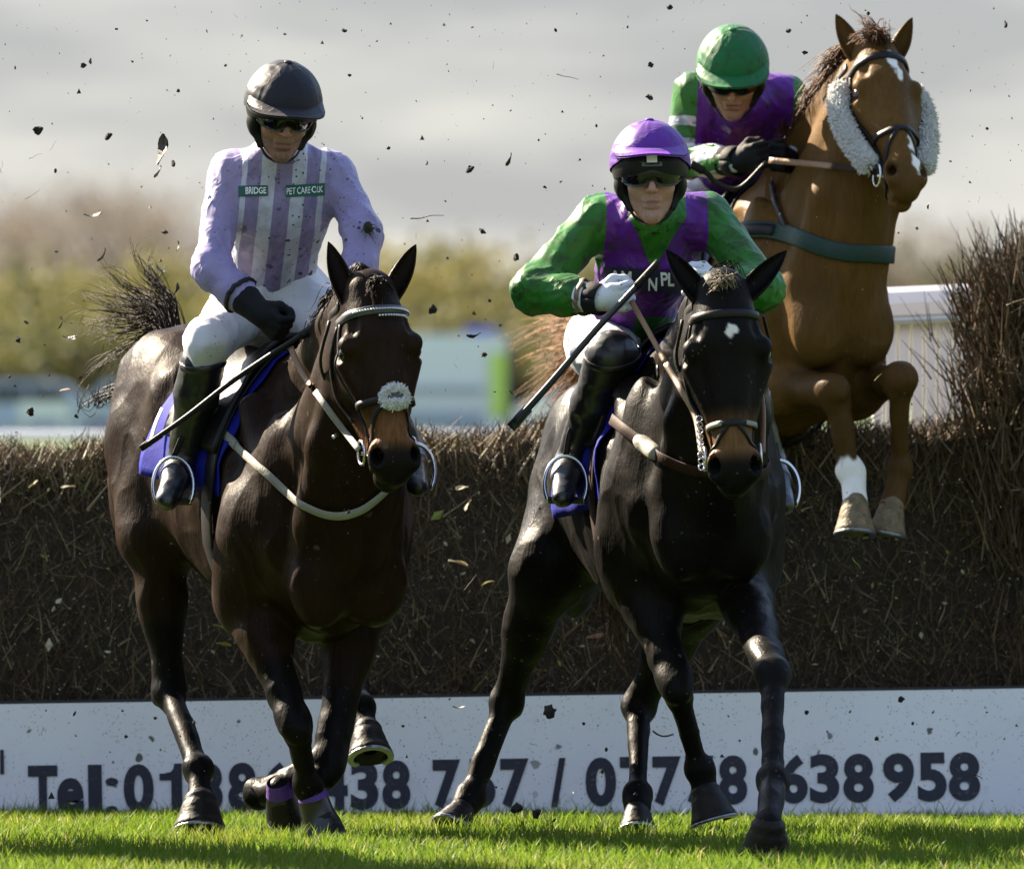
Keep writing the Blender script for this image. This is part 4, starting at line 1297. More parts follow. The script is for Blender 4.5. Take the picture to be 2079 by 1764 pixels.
def mane(H, t0, t1, k, drop, side, m, per=16, rr=.0016, fly=None):
    g = []
    cr = H['crest']
    for i in range(k):
        t = lerp(t0, t1, i / (k - 1)) * (len(cr) - 1)
        a = int(min(t, len(cr) - 2)); p = lerp(cr[a], cr[a + 1], t - a)
        nr, nn = near(H['bvh'], p + H['up'] * .12, -.004)
        if fly is None:
            g.append([nr, nr + H['up'] * .02 + side * .03, nr + side * .055 - V(0, 0, drop * .6), nr + side * .065 - V(0, 0, drop)])
        else:
            e = fly(i / (k - 1))
            g.append([nr, lerp(nr, e, .35) + V(0, .02, .035), lerp(nr, e, .7) + V(0, .02, .03), e])
    return hair('mane', locks(g, per, .010, .014, 8, .008), rr, m, H['o'])
mane(H1, .08, .97, 14, .07, -H1['lf'], m_hair1)
mane(H2, .08, .97, 14, .07, H2['lf'], m_hair1)
mane(H3, .05, .92, 22, .0, -H3['lf'], m_hair3d, 30, .0019,
     lambda u: D(1585 + 95 * u + 22 * math.sin(u * 19), 320 - 165 * u ** .8 + 25 * math.cos(u * 23), 35.75 - .25 * u))
def forelock(H, ends, m, per=30, r=.0016):
    g = []
    p0 = H['h'].p(0, -.012, .045)
    for e in ends:
        g.append([p0, lerp(p0, e, .5) + V(0, -.02, .02), e])
    hair('forelock', locks(g, per, .012, .012, 7, .006), r, m, H['o'])
forelock(H1, [H1['h'].p(a, b, .085) for a, b in ((-.03, .03), (0, .04), (.03, .03), (.0, .0), (-.02, .05))], m_hair1)
forelock(H2, [D(1450, 566, 32.25), D(1475, 556, 32.25), D(1495, 572, 32.24), D(1462, 578, 32.2), D(1486, 582, 32.2), D(1440, 585, 32.22)], m_hairp, 14)
forelock(H3, [D(1742, 32, 35.4), D(1765, 62, 35.3), D(1800, 70, 35.3), D(1730, 80, 35.28), D(1770, 85, 35.25), D(1812, 92, 35.27), D(1748, 66, 35.3), D(1790, 50, 35.35)], m_hair3d, 30)
# ================================================================ JOCKEYS
def skin(name, col, lipc, stub):
    def bld(t, c, tc):
        c = n_mix(t, n_step(t, n_noise(t, tc, 26.0, 4.0), .40, .68), c, (col[0] * 1.15, col[1] * .88, col[2] * .9))
        g = n_step(t, n_noise(t, tc, 420.0, 2.0), .35, .65)
        c = n_mix(t, n_math(t, 'MULTIPLY', n_math(t, 'MULTIPLY', n_attr(t, 'stub'), g), stub), c, (0.03, 0.022, 0.018))
        return mud(t, tc, n_mix(t, n_attr(t, 'lip'), c, lipc), 0.8, (0.05, 0.035, 0.025), 70.0)
    return mat(name, col, 0.5, 0.14, 18, 0.14, 150, build=bld, spec=.35)
m_skins = {3: skin('weathered_skin', (0.25, 0.135, 0.09), (0.20, 0.08, 0.065), .75), 8: skin('fair_skin', (0.34, 0.20, 0.15), (0.24, 0.11, 0.09), .25), 15: skin('ruddy_skin', (0.33, 0.165, 0.115), (0.22, 0.09, 0.07), .35)}
m_breech = mat('white_breeches', (0.52, 0.52, 0.54), 0.6, 0.08, 6, 0.3, 24, build=lambda t, c, tc: mud(t, tc, c, 0.6, (0.07, 0.055, 0.045), 60.0))
m_boot = mat('black_boot_leather', (0.008, 0.008, 0.009), 0.34, 0.4, 12, 0.12, 22, spec=0.6)
m_bootgrey = mat('muddy_boot_leather', (0.035, 0.034, 0.036), 0.3, 0.5, 14, 0.1, 20, spec=0.6)
m_glove = mat('black_glove', (0.008, 0.008, 0.009), 0.7, 0.4, 20, 0.2, 60, spec=.15)
m_glovew = mat('white_glove', (0.55, 0.56, 0.6), 0.55, 0.12, 20, 0.12, 60, build=lambda t, c, tc: mud(t, tc, c, 1.5, (0.1, 0.1, 0.11), 40.0))
m_lens = mat('dark_goggle_lens', (0.004, 0.004, 0.005), 0.08, 0.1, spec=0.35)
m_shell = mat('black_helmet_shell', (0.007, 0.007, 0.007), 0.45, 0.2, spec=0.15)
m_strapb = mat('black_strap', (0.010, 0.009, 0.008), 0.6, 0.3, 30, spec=.2)
m_metal = mat('bright_steel', (0.55, 0.55, 0.57), 0.22, 0.1, metal=1.0)
m_gold = mat('gold_print', (0.45, 0.36, 0.08), 0.5, 0.1)
m_wprint = mat('white_print', (0.75, 0.76, 0.78), 0.6, 0.05)
m_gprint = mat('green_print', (0.005, 0.075, 0.055), 0.6, 0.1)
m_nprint = mat('navy_print', (0.012, 0.010, 0.035), 0.6, 0.1)
def silk(name, cols, pick, dirt=1.0, rough=0.42, ds=34.0, bump=0.30, stain=0.0):
    def bld(t, c, tc):
        col = pick(t, tc, cols)
        n = n_noise(t, tc, 7.0, 3.0)
        col = n_mix(t, n_math(t, 'MULTIPLY', n, 0.35), col, (0, 0, 0))
        if stain:
            w = n_math(t, 'MULTIPLY', n_step(t, n_noise(t, tc, 17.0, 5.0, .65, .6), .50, .66), stain)
            col = n_mix(t, w, col, (0.020, 0.022, 0.012))
        return mud(t, tc, col, dirt, (0.022, 0.018, 0.014), ds)
    m = mat(name, (0.3, 0.3, 0.3), rough, build=bld, spec=0.22, sheen=0.04)
    t = m.node_tree
    tc = [n for n in t.nodes if n.type == 'TEX_COORD'][0]
    # creases of thin cloth
    a = n_noise(t, tc, 8.0, 2.0, 0.5, 1.4); b = n_noise(t, tc, 26.0, 2.0, 0.5, 0.8)
    ra = n_math(t, 'POWER', n_math(t, 'SUBTRACT', 1.0, n_math(t, 'ABSOLUTE', n_math(t, 'MULTIPLY', n_math(t, 'SUBTRACT', a, .5), 5.0)), clamp=True), 2.0)
    h = n_math(t, 'ADD', n_math(t, 'MULTIPLY', ra, 0.7), n_math(t, 'MULTIPLY', b, 0.3))
    bp = t.nodes.new('ShaderNodeBump'); bp.inputs['Strength'].default_value = bump; bp.inputs['Distance'].default_value = 0.008
    t.links.new(h, bp.inputs['Height']); t.links.new(bp.outputs[0], t.nodes['Principled BSDF'].inputs['Normal'])
    return m
def pick_two(t, tc, c):
    return n_mix(t, n_step(t, n_attr(t, 'mask'), -.0006, .0006), c[0], c[1])
LILAC, WHITE = (0.285, 0.245, 0.43), (0.50, 0.50, 0.60)
def pick_j1(t, tc, c):
    a = n_math(t, 'ABSOLUTE', n_attr(t, 'lat'))
    fr = n_math(t, 'FRACT', n_math(t, 'DIVIDE', n_math(t, 'SUBTRACT', a, .024), .080))
    st = n_math(t, 'MULTIPLY', n_math(t, 'LESS_THAN', fr, .5), n_math(t, 'GREATER_THAN', a, .024))
    st = n_math(t, 'MULTIPLY', st, n_math(t, 'LESS_THAN', n_attr(t, 'mask'), 0.0))
    body = n_mix(t, st, (0.245, 0.20, 0.36), c[1])
    return n_mix(t, n_math(t, 'GREATER_THAN', n_attr(t, 'mask'), 0.0), body, c[0])
def pick_j3(t, tc, c):
    b = n_mix(t, n_step(t, n_attr(t, 'mask'), -.0006, .0006), c[0], c[1])
    return n_mix(t, n_step(t, n_attr(t, 'band'), -.0006, .0006), b, (0.62, 0.64, 0.70))
PURPLE, GREEN, GREEN3 = (0.105, 0.014, 0.24), (0.022, 0.145, 0.014), (0.032, 0.16, 0.022)
m_silk1 = silk('lilac_striped_silk', (LILAC, WHITE), pick_j1, 1.6, stain=.22)
m_silk2 = silk('purple_green_silk', (PURPLE, GREEN), pick_two, 2.6, stain=.72)
m_silk3 = silk('purple_green_banded_silk', (PURPLE, GREEN3), pick_j3, 2.6, stain=.6)
one = lambda c: (lambda t, tc, cc: n_mix(t, 0.0, c, c))
m_cap1 = silk('black_silk', None, one((0.012, 0.011, 0.017)), 0.3, 0.5, bump=.2)
m_cap2 = silk('purple_silk', None, one((0.115, 0.022, 0.29)), 0.8, 0.5, bump=.2, stain=.25)
m_cap3 = silk('green_silk', None, one((0.008, 0.125, 0.034)), 2.6, 0.55, 22, .2, .5)

m_lilac = silk('lilac_silk', None, one((0.18, 0.13, 0.29)), 0.5)
class HF:
    def __init__(s, c, yaw, pitch, roll=0.0, k=1.0):
        s.c = np.asarray(c); s.k = k
        fr = V(math.sin(yaw) * math.cos(pitch), -math.cos(yaw) * math.cos(pitch), -math.sin(pitch))
        rt = nrm(np.cross(V(0, 0, 1), -fr)); rt = rt if rt[0] > 0 else -rt
        up = np.cross(-fr, rt); up = up if up[2] > 0 else -up
        s.rt = rt * math.cos(roll) + up * math.sin(roll); s.up = up * math.cos(roll) - rt * math.sin(roll); s.fr = fr
        s.ax = [s.rt, s.up, s.fr]
    def p(s, a, b, c):
        return s.c + (s.rt * a + s.up * b + s.fr * c) * s.k
def human_head(f, h, neck):
    k = h.k; B = lambda p, r, kk=.02, sub=False: f.ball(h.p(*p), tuple(x * k for x in r), h.ax, kk, sub)
    Cn = lambda a, b, ra, rb, kk=.015, sub=False: f.cone(h.p(*a), h.p(*b), ra * k, rb * k, kk, None, sub)
    B((0, .03, -.015), (.076, .095, .095)); B((0, -.035, .028), (.060, .085, .060), .03)
    for q in (-1, 1):
        Cn((.052 * q, -.05, .0), (.012 * q, -.106, .064), .020, .017, .025)
        B((.040 * q, -.028, .060), (.024, .024, .022), .02)
        B((.080 * q, .0, -.01), (.010, .030, .018), .006)
        B((.011 * q, -.031, .098), (.009, .008, .011), .008)
        B((.031 * q, .012, .094), (.017, .013, .012), .015, True)
    B((0, -.107, .068), (.020, .017, .016), .015)
    Cn((-.042, .032, .078), (.042, .032, .078), .014, .014, .015)
    Cn((0, .022, .090), (0, -.026, .114), .0075, .0105, .010)
    for q in (-1, 1):
        Cn((.019 * q, -.036, .102), (.031 * q, -.072, .080), .0020, .0016, .008, True)
        B((.0075 * q, -.037, .110), (.0038, .003, .005), .003, True)
    Cn((0, -.086, .094), (0, -.090, .092), .004, .006, .012, True)
    Cn((-.020, -.0605, .083), (.020, -.0605, .083), .0075, .0075, .008)
    Cn((-.016, -.0755, .082), (.016, -.0755, .082), .008, .008, .008)
    Cn((-.023, -.0685, .091), (.023, -.0685, .091), .0034, .0034, .003, True)
    f.cone(h.p(0, -.06, -.025), neck, .047, .045, .03)
def fold(v, q, amt, s1=16, s2=34, seed=0, dirs=None):
    n = vnormals(v, q)
    v0 = v
    if dirs is not None:
        v = v - dirs * (.72 * (v * dirs).sum(1))[:, None]
    r1 = (1 - np.abs(fnoise(v * np.array([1, 1, .7]), s1, seed))) ** 3
    r2 = (1 - np.abs(fnoise(v * np.array([.8, 1, 1.2]), s2, seed + 1))) ** 3
    b = fnoise(v, 7, seed + 2)
    return v0 + n * (amt * (r1 * 1.0 + r2 * .45 + b * .7 - .8))[:, None]
def fist(f, wrist, knk, thumb_up, palm):
    a = nrm(knk - wrist); b = nrm(thumb_up - a * np.dot(thumb_up, a)); n = np.cross(a, b)
    if np.dot(n, palm) < 0:
        n = -n
    P = lambda x, y, z: wrist + a * x + b * y + n * z
    f.cone(P(-.01, 0, 0), P(.03, 0, 0), .032, .036, .02)
    f.ball(P(.058, 0, .004), (.048, .042, .024), [a, b, n], .015)
    for i, L_ in enumerate((1.0, 1.08, 1.0, .84)):
        y = .032 - .0215 * i
        k0 = P(.090 + .004 * (1.5 - abs(i - 1.2)), y, .0); k1 = P(.102, y * 1.02, .032 * L_); k2 = P(.078, y, .048 * L_); k3 = P(.058, y, .034 * L_)
        f.chain([P(.06, y, -.002), k0, k1, k2, k3], [.012, .0122, .0112, .0102, .0095], .0035)
    f.chain([P(.025, .030, .008), P(.055, .050, .022), P(.082, .044, .040), P(.092, .030, .050)], [.016, .0135, .012, .010], .008)

def jockey(label, J):
    hd = J['hd']; pel = J['pelvis']
    p = thing('person', label, 'person', (pel[0], pel[1], pel[2]))
    shl, shr = J['sh']; ch, wa = J['chest'], J['waist']
    lat = nrm(shr - shl); axis = nrm(lerp(shl, shr, .5) - wa); dep = nrm(np.cross(lat, axis))
    lat = nrm(np.cross(axis, dep)) * (1 if np.dot(np.cross(axis, dep), lat) > 0 else -1)
    ts = J.get('ts', 1.0)
    # body under the clothes: one skin
    f = Field()
    human_head(f, hd, J['neck'])
    f.cone(J['neck'], lerp(shl, shr, .5), .045, .045, .03)
    f.cone(shl, shr, .05, .05, .04); f.cone(lerp(shl, shr, .5), ch, .09, .11, .05, (dep, .7)); f.cone(ch, wa, .11, .10, .05, (dep, .7)); f.cone(wa, pel, .1, .11, .05, (dep, .8))
    for (s, e, w) in ((shl, J['el'][0], J['wr'][0]), (shr, J['el'][1], J['wr'][1])):
        f.chain([s, e, w], [.046, .036, .026], .02)
    for hp, kn, an in zip(J['hip'], J['knee'], J['ankle']):
        f.chain([hp, kn, an], [.075, .05, .032], .02)
    v, q = f.mesh(.014, [(hd.c - V(.11, .13, .15), hd.c + V(.11, .13, .14), .0029)], 1)
    rel = (v - hd.c) / hd.k
    le = np.sqrt((rel @ hd.rt / .020) ** 2 + ((rel @ hd.up + .068) / .0105) ** 2)
    lip = np.where(rel @ hd.fr > .07, 1 - smooth01(le, .65, 1.1), 0.0)
    stub = np.where(rel @ hd.fr > .0, 1 - smooth01(rel @ hd.up, -.062, -.042), 0.0)
    obj('body', v, q, m_skins[J['seed']], p, attrs={'lip': lip, 'stub': stub})
    # jersey
    f = Field(); arms = []
    cr, wr_ = J.get('cr', .140) * ts, J.get('wrd', .128) * ts
    mid = lerp(shl, shr, .5)
    f.cone(wa, ch, wr_, cr, .06, (dep, .80)); f.cone(ch, mid - axis * .05, cr, .105, .06, (dep, .80))
    f.cone(lerp(shl, shr, .12), lerp(shl, shr, .88), .056, .056, .06)
    f.cone(mid, J['neck'] + axis * .034, .086, .063, .05)
    for s_ in (shl, shr):
        f.cone(J['neck'] - axis * .005, lerp(s_, J['neck'], .22), .058, .062, .06)
    tb = [(wa, ch, wr_, cr), (ch, mid - axis * .05, cr, .105)]
    ar = J.get('ar', (.058, .053, .040))
    for (s, e, w) in ((shl, J['el'][0], J['wr'][0]), (shr, J['el'][1], J['wr'][1])):
        f.chain([s, e], ar[:2], .05); f.cone(e, lerp(e, w, .55), ar[1], ar[1] * .92, .04); f.cone(lerp(e, w, .55), w, ar[1] * .92, ar[2], .03)
        arms.append((s, e, w))
    f.cone(J['neck'] + axis * .085, J['neck'] + axis * .14, .050, .050, .008, None, True)
    v, q = f.mesh(.0075, (), 2)
    dt = np.min([cone_fn(a, b, ra, rb, (dep, .8))(v[:, 0], v[:, 1], v[:, 2]) for (a, b, ra, rb) in tb], axis=0)
    da = np.min([np.minimum(cone_fn(s, e, ar[0], ar[1])(v[:, 0], v[:, 1], v[:, 2]), cone_fn(e, w, ar[1], ar[2])(v[:, 0], v[:, 1], v[:, 2])) for (s, e, w) in arms], axis=0)
    slv = dt - da
    latv = (v - ch) @ lat
    slv = np.where((v - ch) @ axis > -.03, np.abs(latv) - J.get('yoke', .12), slv)
    hand_side = np.max([smooth01((v - e) @ nrm(w - e), .05, .10) * (cone_fn(e, w, ar[1], ar[2])(v[:, 0], v[:, 1], v[:, 2]) < .02) for (s, e, w) in arms], axis=0)
    slv = np.where(hand_side > .5, .05, slv)
    dr = np.tile(nrm(axis + lat * .25), (len(v), 1)); best = dt.copy()
    for (s, e, w) in arms:
        for (a, b, ra, rb) in ((s, e, ar[0], ar[1]), (e, w, ar[1], ar[2])):
            dd = cone_fn(a, b, ra, rb)(v[:, 0], v[:, 1], v[:, 2]); mk = dd < best
            dr[mk] = nrm(nrm(b - a) + .45 * np.cross(nrm(b - a), V(0, 1, 0))); best = np.minimum(best, dd)
    v = fold(v, q, J.get('fold', .0065), 22, 40, J['seed'], dr)
    at = {'lat': latv, 'mask': slv}
    if 'panel' in J:
        at['mask'] = np.maximum(slv, J['panel'](v, latv))
    if 'band' in J:
        bd = np.full(len(v), -1.0)
        for (s, e, w) in arms:
            t = (v - s) @ nrm(e - s)
            for (t0, t1) in J['band']:
                bd = np.maximum(bd, np.minimum(np.minimum(t - t0, t1 - t), slv + .0))
        at['band'] = bd
    jer = obj('jersey', v, q, J['silk'], p, attrs=at)
    bvh = tree_of(v, q)
    # collar
    pts = [J['neck'] + axis * .050 + lat * math.sin(a) * .066 + (np.cross(lat, axis)) * math.cos(a) * .064 for a in np.linspace(0, 2 * math.pi, 25)]
    MB().strap(pts, [x - J['neck'] for x in pts], .036, .006).build('collar', J['collar'], p)
    # breeches
    f = Field()
    f.cone(wa, pel, wr_ * .92, .135, .05, (dep, .85))
    for hp, kn, an in zip(J['hip'], J['knee'], J['ankle']):
        f.cone(pel, hp, .12, .105, .06); f.cone(hp, kn, .100, .066, .05); f.cone(kn, lerp(kn, an, .14), .064, .058, .03)
    v, q = f.mesh(.010, (), 2)
    v = fold(v, q, .008, 12, 26, J['seed'] + 5)
    br = obj('breeches', v, q, m_breech, p)
    # boots
    feet = []
    for i, (kn, an, to) in enumerate(zip(J['knee'], J['ankle'], J['toe'])):
        f = Field()
        bt = lerp(kn, an, J.get('boottop', .10))
        f.cone(bt, lerp(kn, an, .45), J.get('br', .066), .060, .02); f.cone(lerp(kn, an, .45), an, .060, .044, .03)
        fd = nrm(to - an); sidev = nrm(np.cross(fd, V(0, 0, 1)) if abs(fd[2]) < .95 else V(1, 0, 0))
        tn = np.cross(sidev, fd); hl = an - fd * .01 + tn * (-.0)
        ft = lerp(an, to, .45)
        f.chain([an, ft, to], [.047, .044, .034], .02, (nrm(np.cross(sidev, fd)), .82))
        hv = J.get('sole', V(0, .75, -.65))
        f.cone(an + hv * .045, to + hv * .018, .030, .026, .015, (nrm(np.cross(sidev, fd)), .8))
        v, q = f.mesh(.0075, (), 2)
        v = fold(v, q, .0035, 18, 40, J['seed'] + 8 + i)
        bo = obj('boot', v, q, m_boot if not J.get('greyfoot') else m_boot, p)
        cuff = [bt + nrm(kn - an) * .004 + (sidev * math.cos(a) + nrm(np.cross(sidev, kn - an)) * math.sin(a)) * (J.get('br', .066) + .0005) for a in np.linspace(0, 2 * math.pi, 21)]
        MB().strap(cuff, [c - bt for c in cuff], .022, .004).build('boot_cuff', m_boot, bo)
        feet.append((an, to, fd, sidev))
    # gloves
    for i in (0, 1):
        f = Field()
        w, k = J['wr'][i], J['hand'][i]
        e = J['el'][i]
        f.cone(lerp(e, w, .80), w, .047, .036, .02)
        fist(f, w, w + nrm(k - w) * .1, J.get('thumb', V(0, -.3, 1)), V(1 if i == 0 else -1, .2, -.5))
        v, q = f.mesh(.0045, (), 1)
        obj('glove', v, q, J['glove'][i], p)
    # cap and skull cap
    hm = thing_part('helmet', p)
    k = hd.k * J.get('capk', 1.0)
    def dome(scale, th_front, th_side, th_back, seed, wr=0.0, n=96, m=40):
        rows = []
        cc = hd.p(0, .030, -.006)
        for j in range(m + 1):
            for i in range(n):
                ph = 2 * math.pi * i / n
                w = (1 + math.cos(ph)) / 2
                tm = th_back + (th_front - th_back) * w + (th_side - (th_front + th_back) / 2) * math.sin(ph) ** 2
                th = R(tm) * j / m
                g = abs(math.sin(ph * 3)) ** .5
                s = scale * (1 - wr * .012 * (1 - g) * math.sin(th))
                if wr:
                    s *= 1 + .010 * noise.noise(Vector((math.cos(ph) * 4, math.sin(ph) * 4, th * 2.4 + seed))) + .005 * noise.noise(Vector((math.cos(ph) * 16, math.sin(ph) * 16, th * 2.0 + seed))) * math.sin(th) + .006 * math.exp(-((ph - 5.1) / .35) ** 2) * math.sin(th * 26)
                rows.append(cc + (hd.rt * math.sin(ph) * math.sin(th) * .104 + hd.fr * math.cos(ph) * math.sin(th) * .124 + hd.up * math.cos(th) * .112) * k * s)
        fs = [(j * n + i, j * n + (i + 1) % n, (j + 1) * n + (i + 1) % n, (j + 1) * n + i) for j in range(m) for i in range(n)]
        return rows, fs
    r_, f_ = dome(1.0, 97, 112, 122, 1.0); obj('shell', r_, f_, m_shell, hm)
    r_, f_ = dome(1.05, J.get('front', 80), 98, 112, J['seed'], 1.0); obj('silk_cover', r_, f_, J['cap'], hm)
    rows = []; nph = 25
    for lay in (0, 1):
        for ex in (0.0, 0.35, .7, 1.0):
            for i in range(nph):
                ph = R(-78 + 156 * i / (nph - 1))
                th = R(J.get('front', 80) - 5)
                b = hd.p(0, .030, -.006) + (hd.rt * math.sin(ph) * math.sin(th) * .108 + hd.fr * math.cos(ph) * math.sin(th) * .129 + hd.up * math.cos(th) * .116) * k
                out = nrm(hd.rt * math.sin(ph) * .5 + hd.fr * math.cos(ph)); c_ = max(0, math.cos(ph * 1.13)) ** .8
                rows.append(b + out * ex * .050 * k * c_ - hd.up * (.020 * ex ** 1.6 * k + .006 * lay) + hd.up * J.get('peak', .012) * ex * math.cos(ph * 2.2) * c_)
    fs = []
    for lay in (0, 1):
        o = lay * 4 * nph
        for a in range(3):
            for i in range(nph - 1):
                qd = (o + a * nph + i, o + a * nph + i + 1, o + (a + 1) * nph + i + 1, o + (a + 1) * nph + i)
                fs.append(qd if lay else qd[::-1])
    for i in range(nph - 1):
        fs.append((3 * nph + i, 3 * nph + i + 1, 7 * nph + i + 1, 7 * nph + i))
    obj('peak', rows, fs, J['cap'], hm)
    MB().ball(hd.p(0, .030, -.006) + hd.up * .1185 * k, (.013, .013, .005), [hd.rt, hd.fr, hd.up], 12, 6).build('button', J['cap'], hm)
    for qd in (-1, 1):
        f = Field()
        f.ball(hd.p(.082 * qd, -.015, .005), (.017, .050, .042), hd.ax, .01)
        f.cone(hd.p(.080 * qd, -.03, .01), hd.p(.058 * qd, -.088, .038), .018, .012, .02)
        v, q = f.mesh(.006, (), 1); obj('ear_pad', v, q, m_shell, hm)
    pts = spline([hd.p(-.070, -.07, .03), hd.p(-.042, -.113, .056), hd.p(0, -.126, .066), hd.p(.042, -.113, .056), hd.p(.070, -.07, .03)], 6)
    MB().strap(pts, [x - hd.p(0, -.05, 0) for x in pts], .014, .004).build('chin_strap', m_strapb, hm)
    # goggles
    gg = thing_part('goggles', p)
    rows = []; na, nb = 31, 7
    for lay in (0, 1):
        for i in range(na):
            a = R(-66 + 132 * i / (na - 1)); lens = abs(math.degrees(a))
            lo = -.031 + .017 * math.exp(-(lens / 11) ** 2) + .010 * smooth01(np.array(lens), 45, 66)
            hi = .031 - .008 * smooth01(np.array(lens), 45, 66)
            for j in range(nb):
                t = j / (nb - 1)
                bul = .007 * math.sin(math.pi * t)
                rr = (.091 + bul - .005 * lay, .122 + bul - .005 * lay)
                rows.append(hd.p(math.sin(a) * rr[0], .010 + lerp(lo, hi, t), math.cos(a) * rr[1] - .006))
    fs = []
    for lay in (0, 1):
        o = lay * na * nb
        for i in range(na - 1):
            for j in range(nb - 1):
                qd = (o + i * nb + j, o + (i + 1) * nb + j, o + (i + 1) * nb + j + 1, o + i * nb + j + 1)
                fs.append(qd if not lay else qd[::-1])
    for i in range(na - 1):
        for j in (0, nb - 1):
            a = i * nb + j
            fs.append((a, a + nb, a + nb + na * nb, a + na * nb))
    for i in (0, na - 1):
        for j in range(nb - 1):
            a = i * nb + j
            fs.append((a, a + 1, a + 1 + na * nb, a + na * nb))
    obj('lens', rows, fs, m_lens, gg)
    pts = [hd.p(math.sin(R(a)) * .101, .016 + .00022 * (abs(a) - 60), math.cos(R(a)) * .122 - .006) for a in range(-140, -55, 8)]
    for sg in (1, -1):
        pp = [hd.p(math.sin(R(a)) * .100 * sg, .016, math.cos(R(a)) * .118 - .006) for a in range(58, 130, 8)]
        MB().strap(pp, [x - hd.p(0, .016, 0) for x in pp], .026, .004).build('head_strap', m_strapb, gg)
    return dict(o=p, bvh=bvh, jer=jer, feet=feet, hd=hd, axis=axis, lat=lat, dep=dep)
def thing_part(name, parent):
    """a part that is itself made of pieces"""
    o = bpy.data.objects.new(name, None); C.objects.link(o); o.parent = parent; o.empty_display_size = .05
    return o
def patch(parent, bvh, name, x0, x1, y0, y1, m, off=.003, slope=0.0, nx=14, ny=5):
    """printed cloth laid on a garment"""
    vs = []; nm = (x0 + x1) / 2
    for j in range(ny):
        for i in range(nx):
            x = lerp(x0, x1, i / (nx - 1)); y = lerp(y0, y1, j / (ny - 1)) + slope * (x - nm)
            hp, n = view_hit(bvh, x, y, off)
            vs.append(hp if hp is not None else vs[-1])
    return obj(name, vs, [(j * nx + i, (j + 1) * nx + i, (j + 1) * nx + i + 1, j * nx + i + 1) for j in range(ny - 1) for i in range(nx - 1)], m, parent)
def print_on(parent, bvh, s, x0, x1, y0, y1, m, bold=.02, off=.0055, slope=0.0):
    v, f = text_mesh(s, bold, 0.0)
    lo, hi = v.min(0), v.max(0); vs = []
    for a in v:
        x = lerp(x0, x1, (a[0] - lo[0]) / (hi[0] - lo[0])); y = lerp(y1, y0, (a[1] - lo[1]) / (hi[1] - lo[1])) + slope * (x - (x0 + x1) / 2)
        hp, n = view_hit(bvh, x, y, off)
        vs.append(hp if hp is not None else (vs[-1] if vs else D(x, y, 33)))
    return obj('lettering', vs, f, m, parent, smooth=False)

J1 = jockey('jockey in lilac and white striped silks with a black cap on the left horse', dict(
    seed=3, hd=HF(D(573, 230, 33.02), R(10), R(20), R(-4), 1.0), capk=1.04, neck=D(568, 328, 33.17), sh=(D(462, 358, 33.24), D(684, 360, 33.24)), chest=D(568, 422, 33.24), waist=D(553, 545, 33.40),
    pelvis=D(553, 615, 33.5), el=(D(428, 545, 33.05), D(736, 470, 33.1)), wr=(D(520, 628, 32.96), D(722, 600, 32.98)), hand=(D(590, 690, 32.90), D(655, 680, 32.90)),
    hip=(D(505, 612, 33.46), D(605, 612, 33.46)), knee=(D(420, 695, 33.14), D(705, 690, 33.16)), ankle=(D(372, 935, 33.30), D(828, 905, 33.32)), toe=(D(340, 1012, 33.16), D(848, 985, 33.18)),
    silk=m_silk1, cap=m_cap1, collar=m_lilac, glove=(m_glove, m_glove), ts=.98, front=82, boottop=.18))
vz = lambda y, Y: D(0, y, Y)[2]
def panel2(v, lat):
    z0, z1 = vz(548, 33.0), vz(440, 33.0)
    w = .085 * np.clip((v[:, 2] - z0) / (z1 - z0), -.3, 1.0)
    a = w - np.abs(lat + .004)
    hem = np.minimum(vz(642, 33.2) - v[:, 2] - .05 * np.abs(lat), lat + .02)
    return np.maximum(np.where(v[:, 2] > z0, a, -.01), hem)
J2 = jockey('jockey in purple and green silks with a purple cap on the middle horse', dict(
    seed=8, hd=HF(D(1320, 355, 32.82), R(2), R(8), R(1), 1.04), capk=1.03, neck=D(1318, 453, 33.02), sh=(D(1208, 450, 33.1), D(1438, 441, 33.1)), chest=D(1318, 525, 33.15), waist=D(1285, 640, 33.42),
    pelvis=D(1268, 695, 33.62), el=(D(1085, 590, 32.88), D(1548, 588, 32.9)), wr=(D(1208, 606, 32.76), D(1460, 580, 32.82)), hand=(D(1290, 602, 32.70), D(1400, 575, 32.74)),
    hip=(D(1225, 690, 33.6), D(1325, 690, 33.6)), knee=(D(1245, 720, 33.12), D(1495, 740, 33.14)), ankle=(D(1158, 935, 33.32), D(1562, 935, 33.32)), toe=(D(1143, 1008, 33.14), D(1592, 1022, 33.16)),
    silk=m_silk2, cap=m_cap2, collar=m_cap1, glove=(m_glovew, m_glovew), ts=1.0, panel=panel2, ar=(.067, .061, .044), fold=.008, front=66, boottop=.02, br=.082, yoke=.145))
J3 = jockey('jockey in purple silks with banded green sleeves and a green cap on the chestnut horse', dict(
    seed=15, hd=HF(D(1488, 150, 35.5), R(-2), R(30), R(0), 1.0), capk=1.04, neck=D(1505, 222, 35.72), sh=(D(1405, 190, 35.80), D(1600, 196, 35.80)), chest=D(1505, 250, 35.86), waist=D(1480, 335, 36.16),
    pelvis=D(1440, 390, 36.36), el=(D(1388, 325, 35.76), D(1640, 325, 35.8)), wr=(D(1495, 328, 35.56), D(1600, 325, 35.66)), hand=(D(1560, 312, 35.46), D(1580, 318, 35.5)),
    hip=(D(1405, 395, 36.34), D(1490, 395, 36.34)), knee=(D(1375, 440, 35.98), D(1640, 430, 36.12)), ankle=(D(1325, 600, 36.18), D(1655, 585, 36.36)), toe=(D(1312, 665, 36.04), D(1652, 650, 36.24)),
    silk=m_silk3, cap=m_cap3, collar=m_cap2, glove=(m_glove, m_glove), ts=1.02, band=((.085, .115), (.155, .185)), fold=.007, front=82, ar=(.060, .055, .042), yoke=.15))

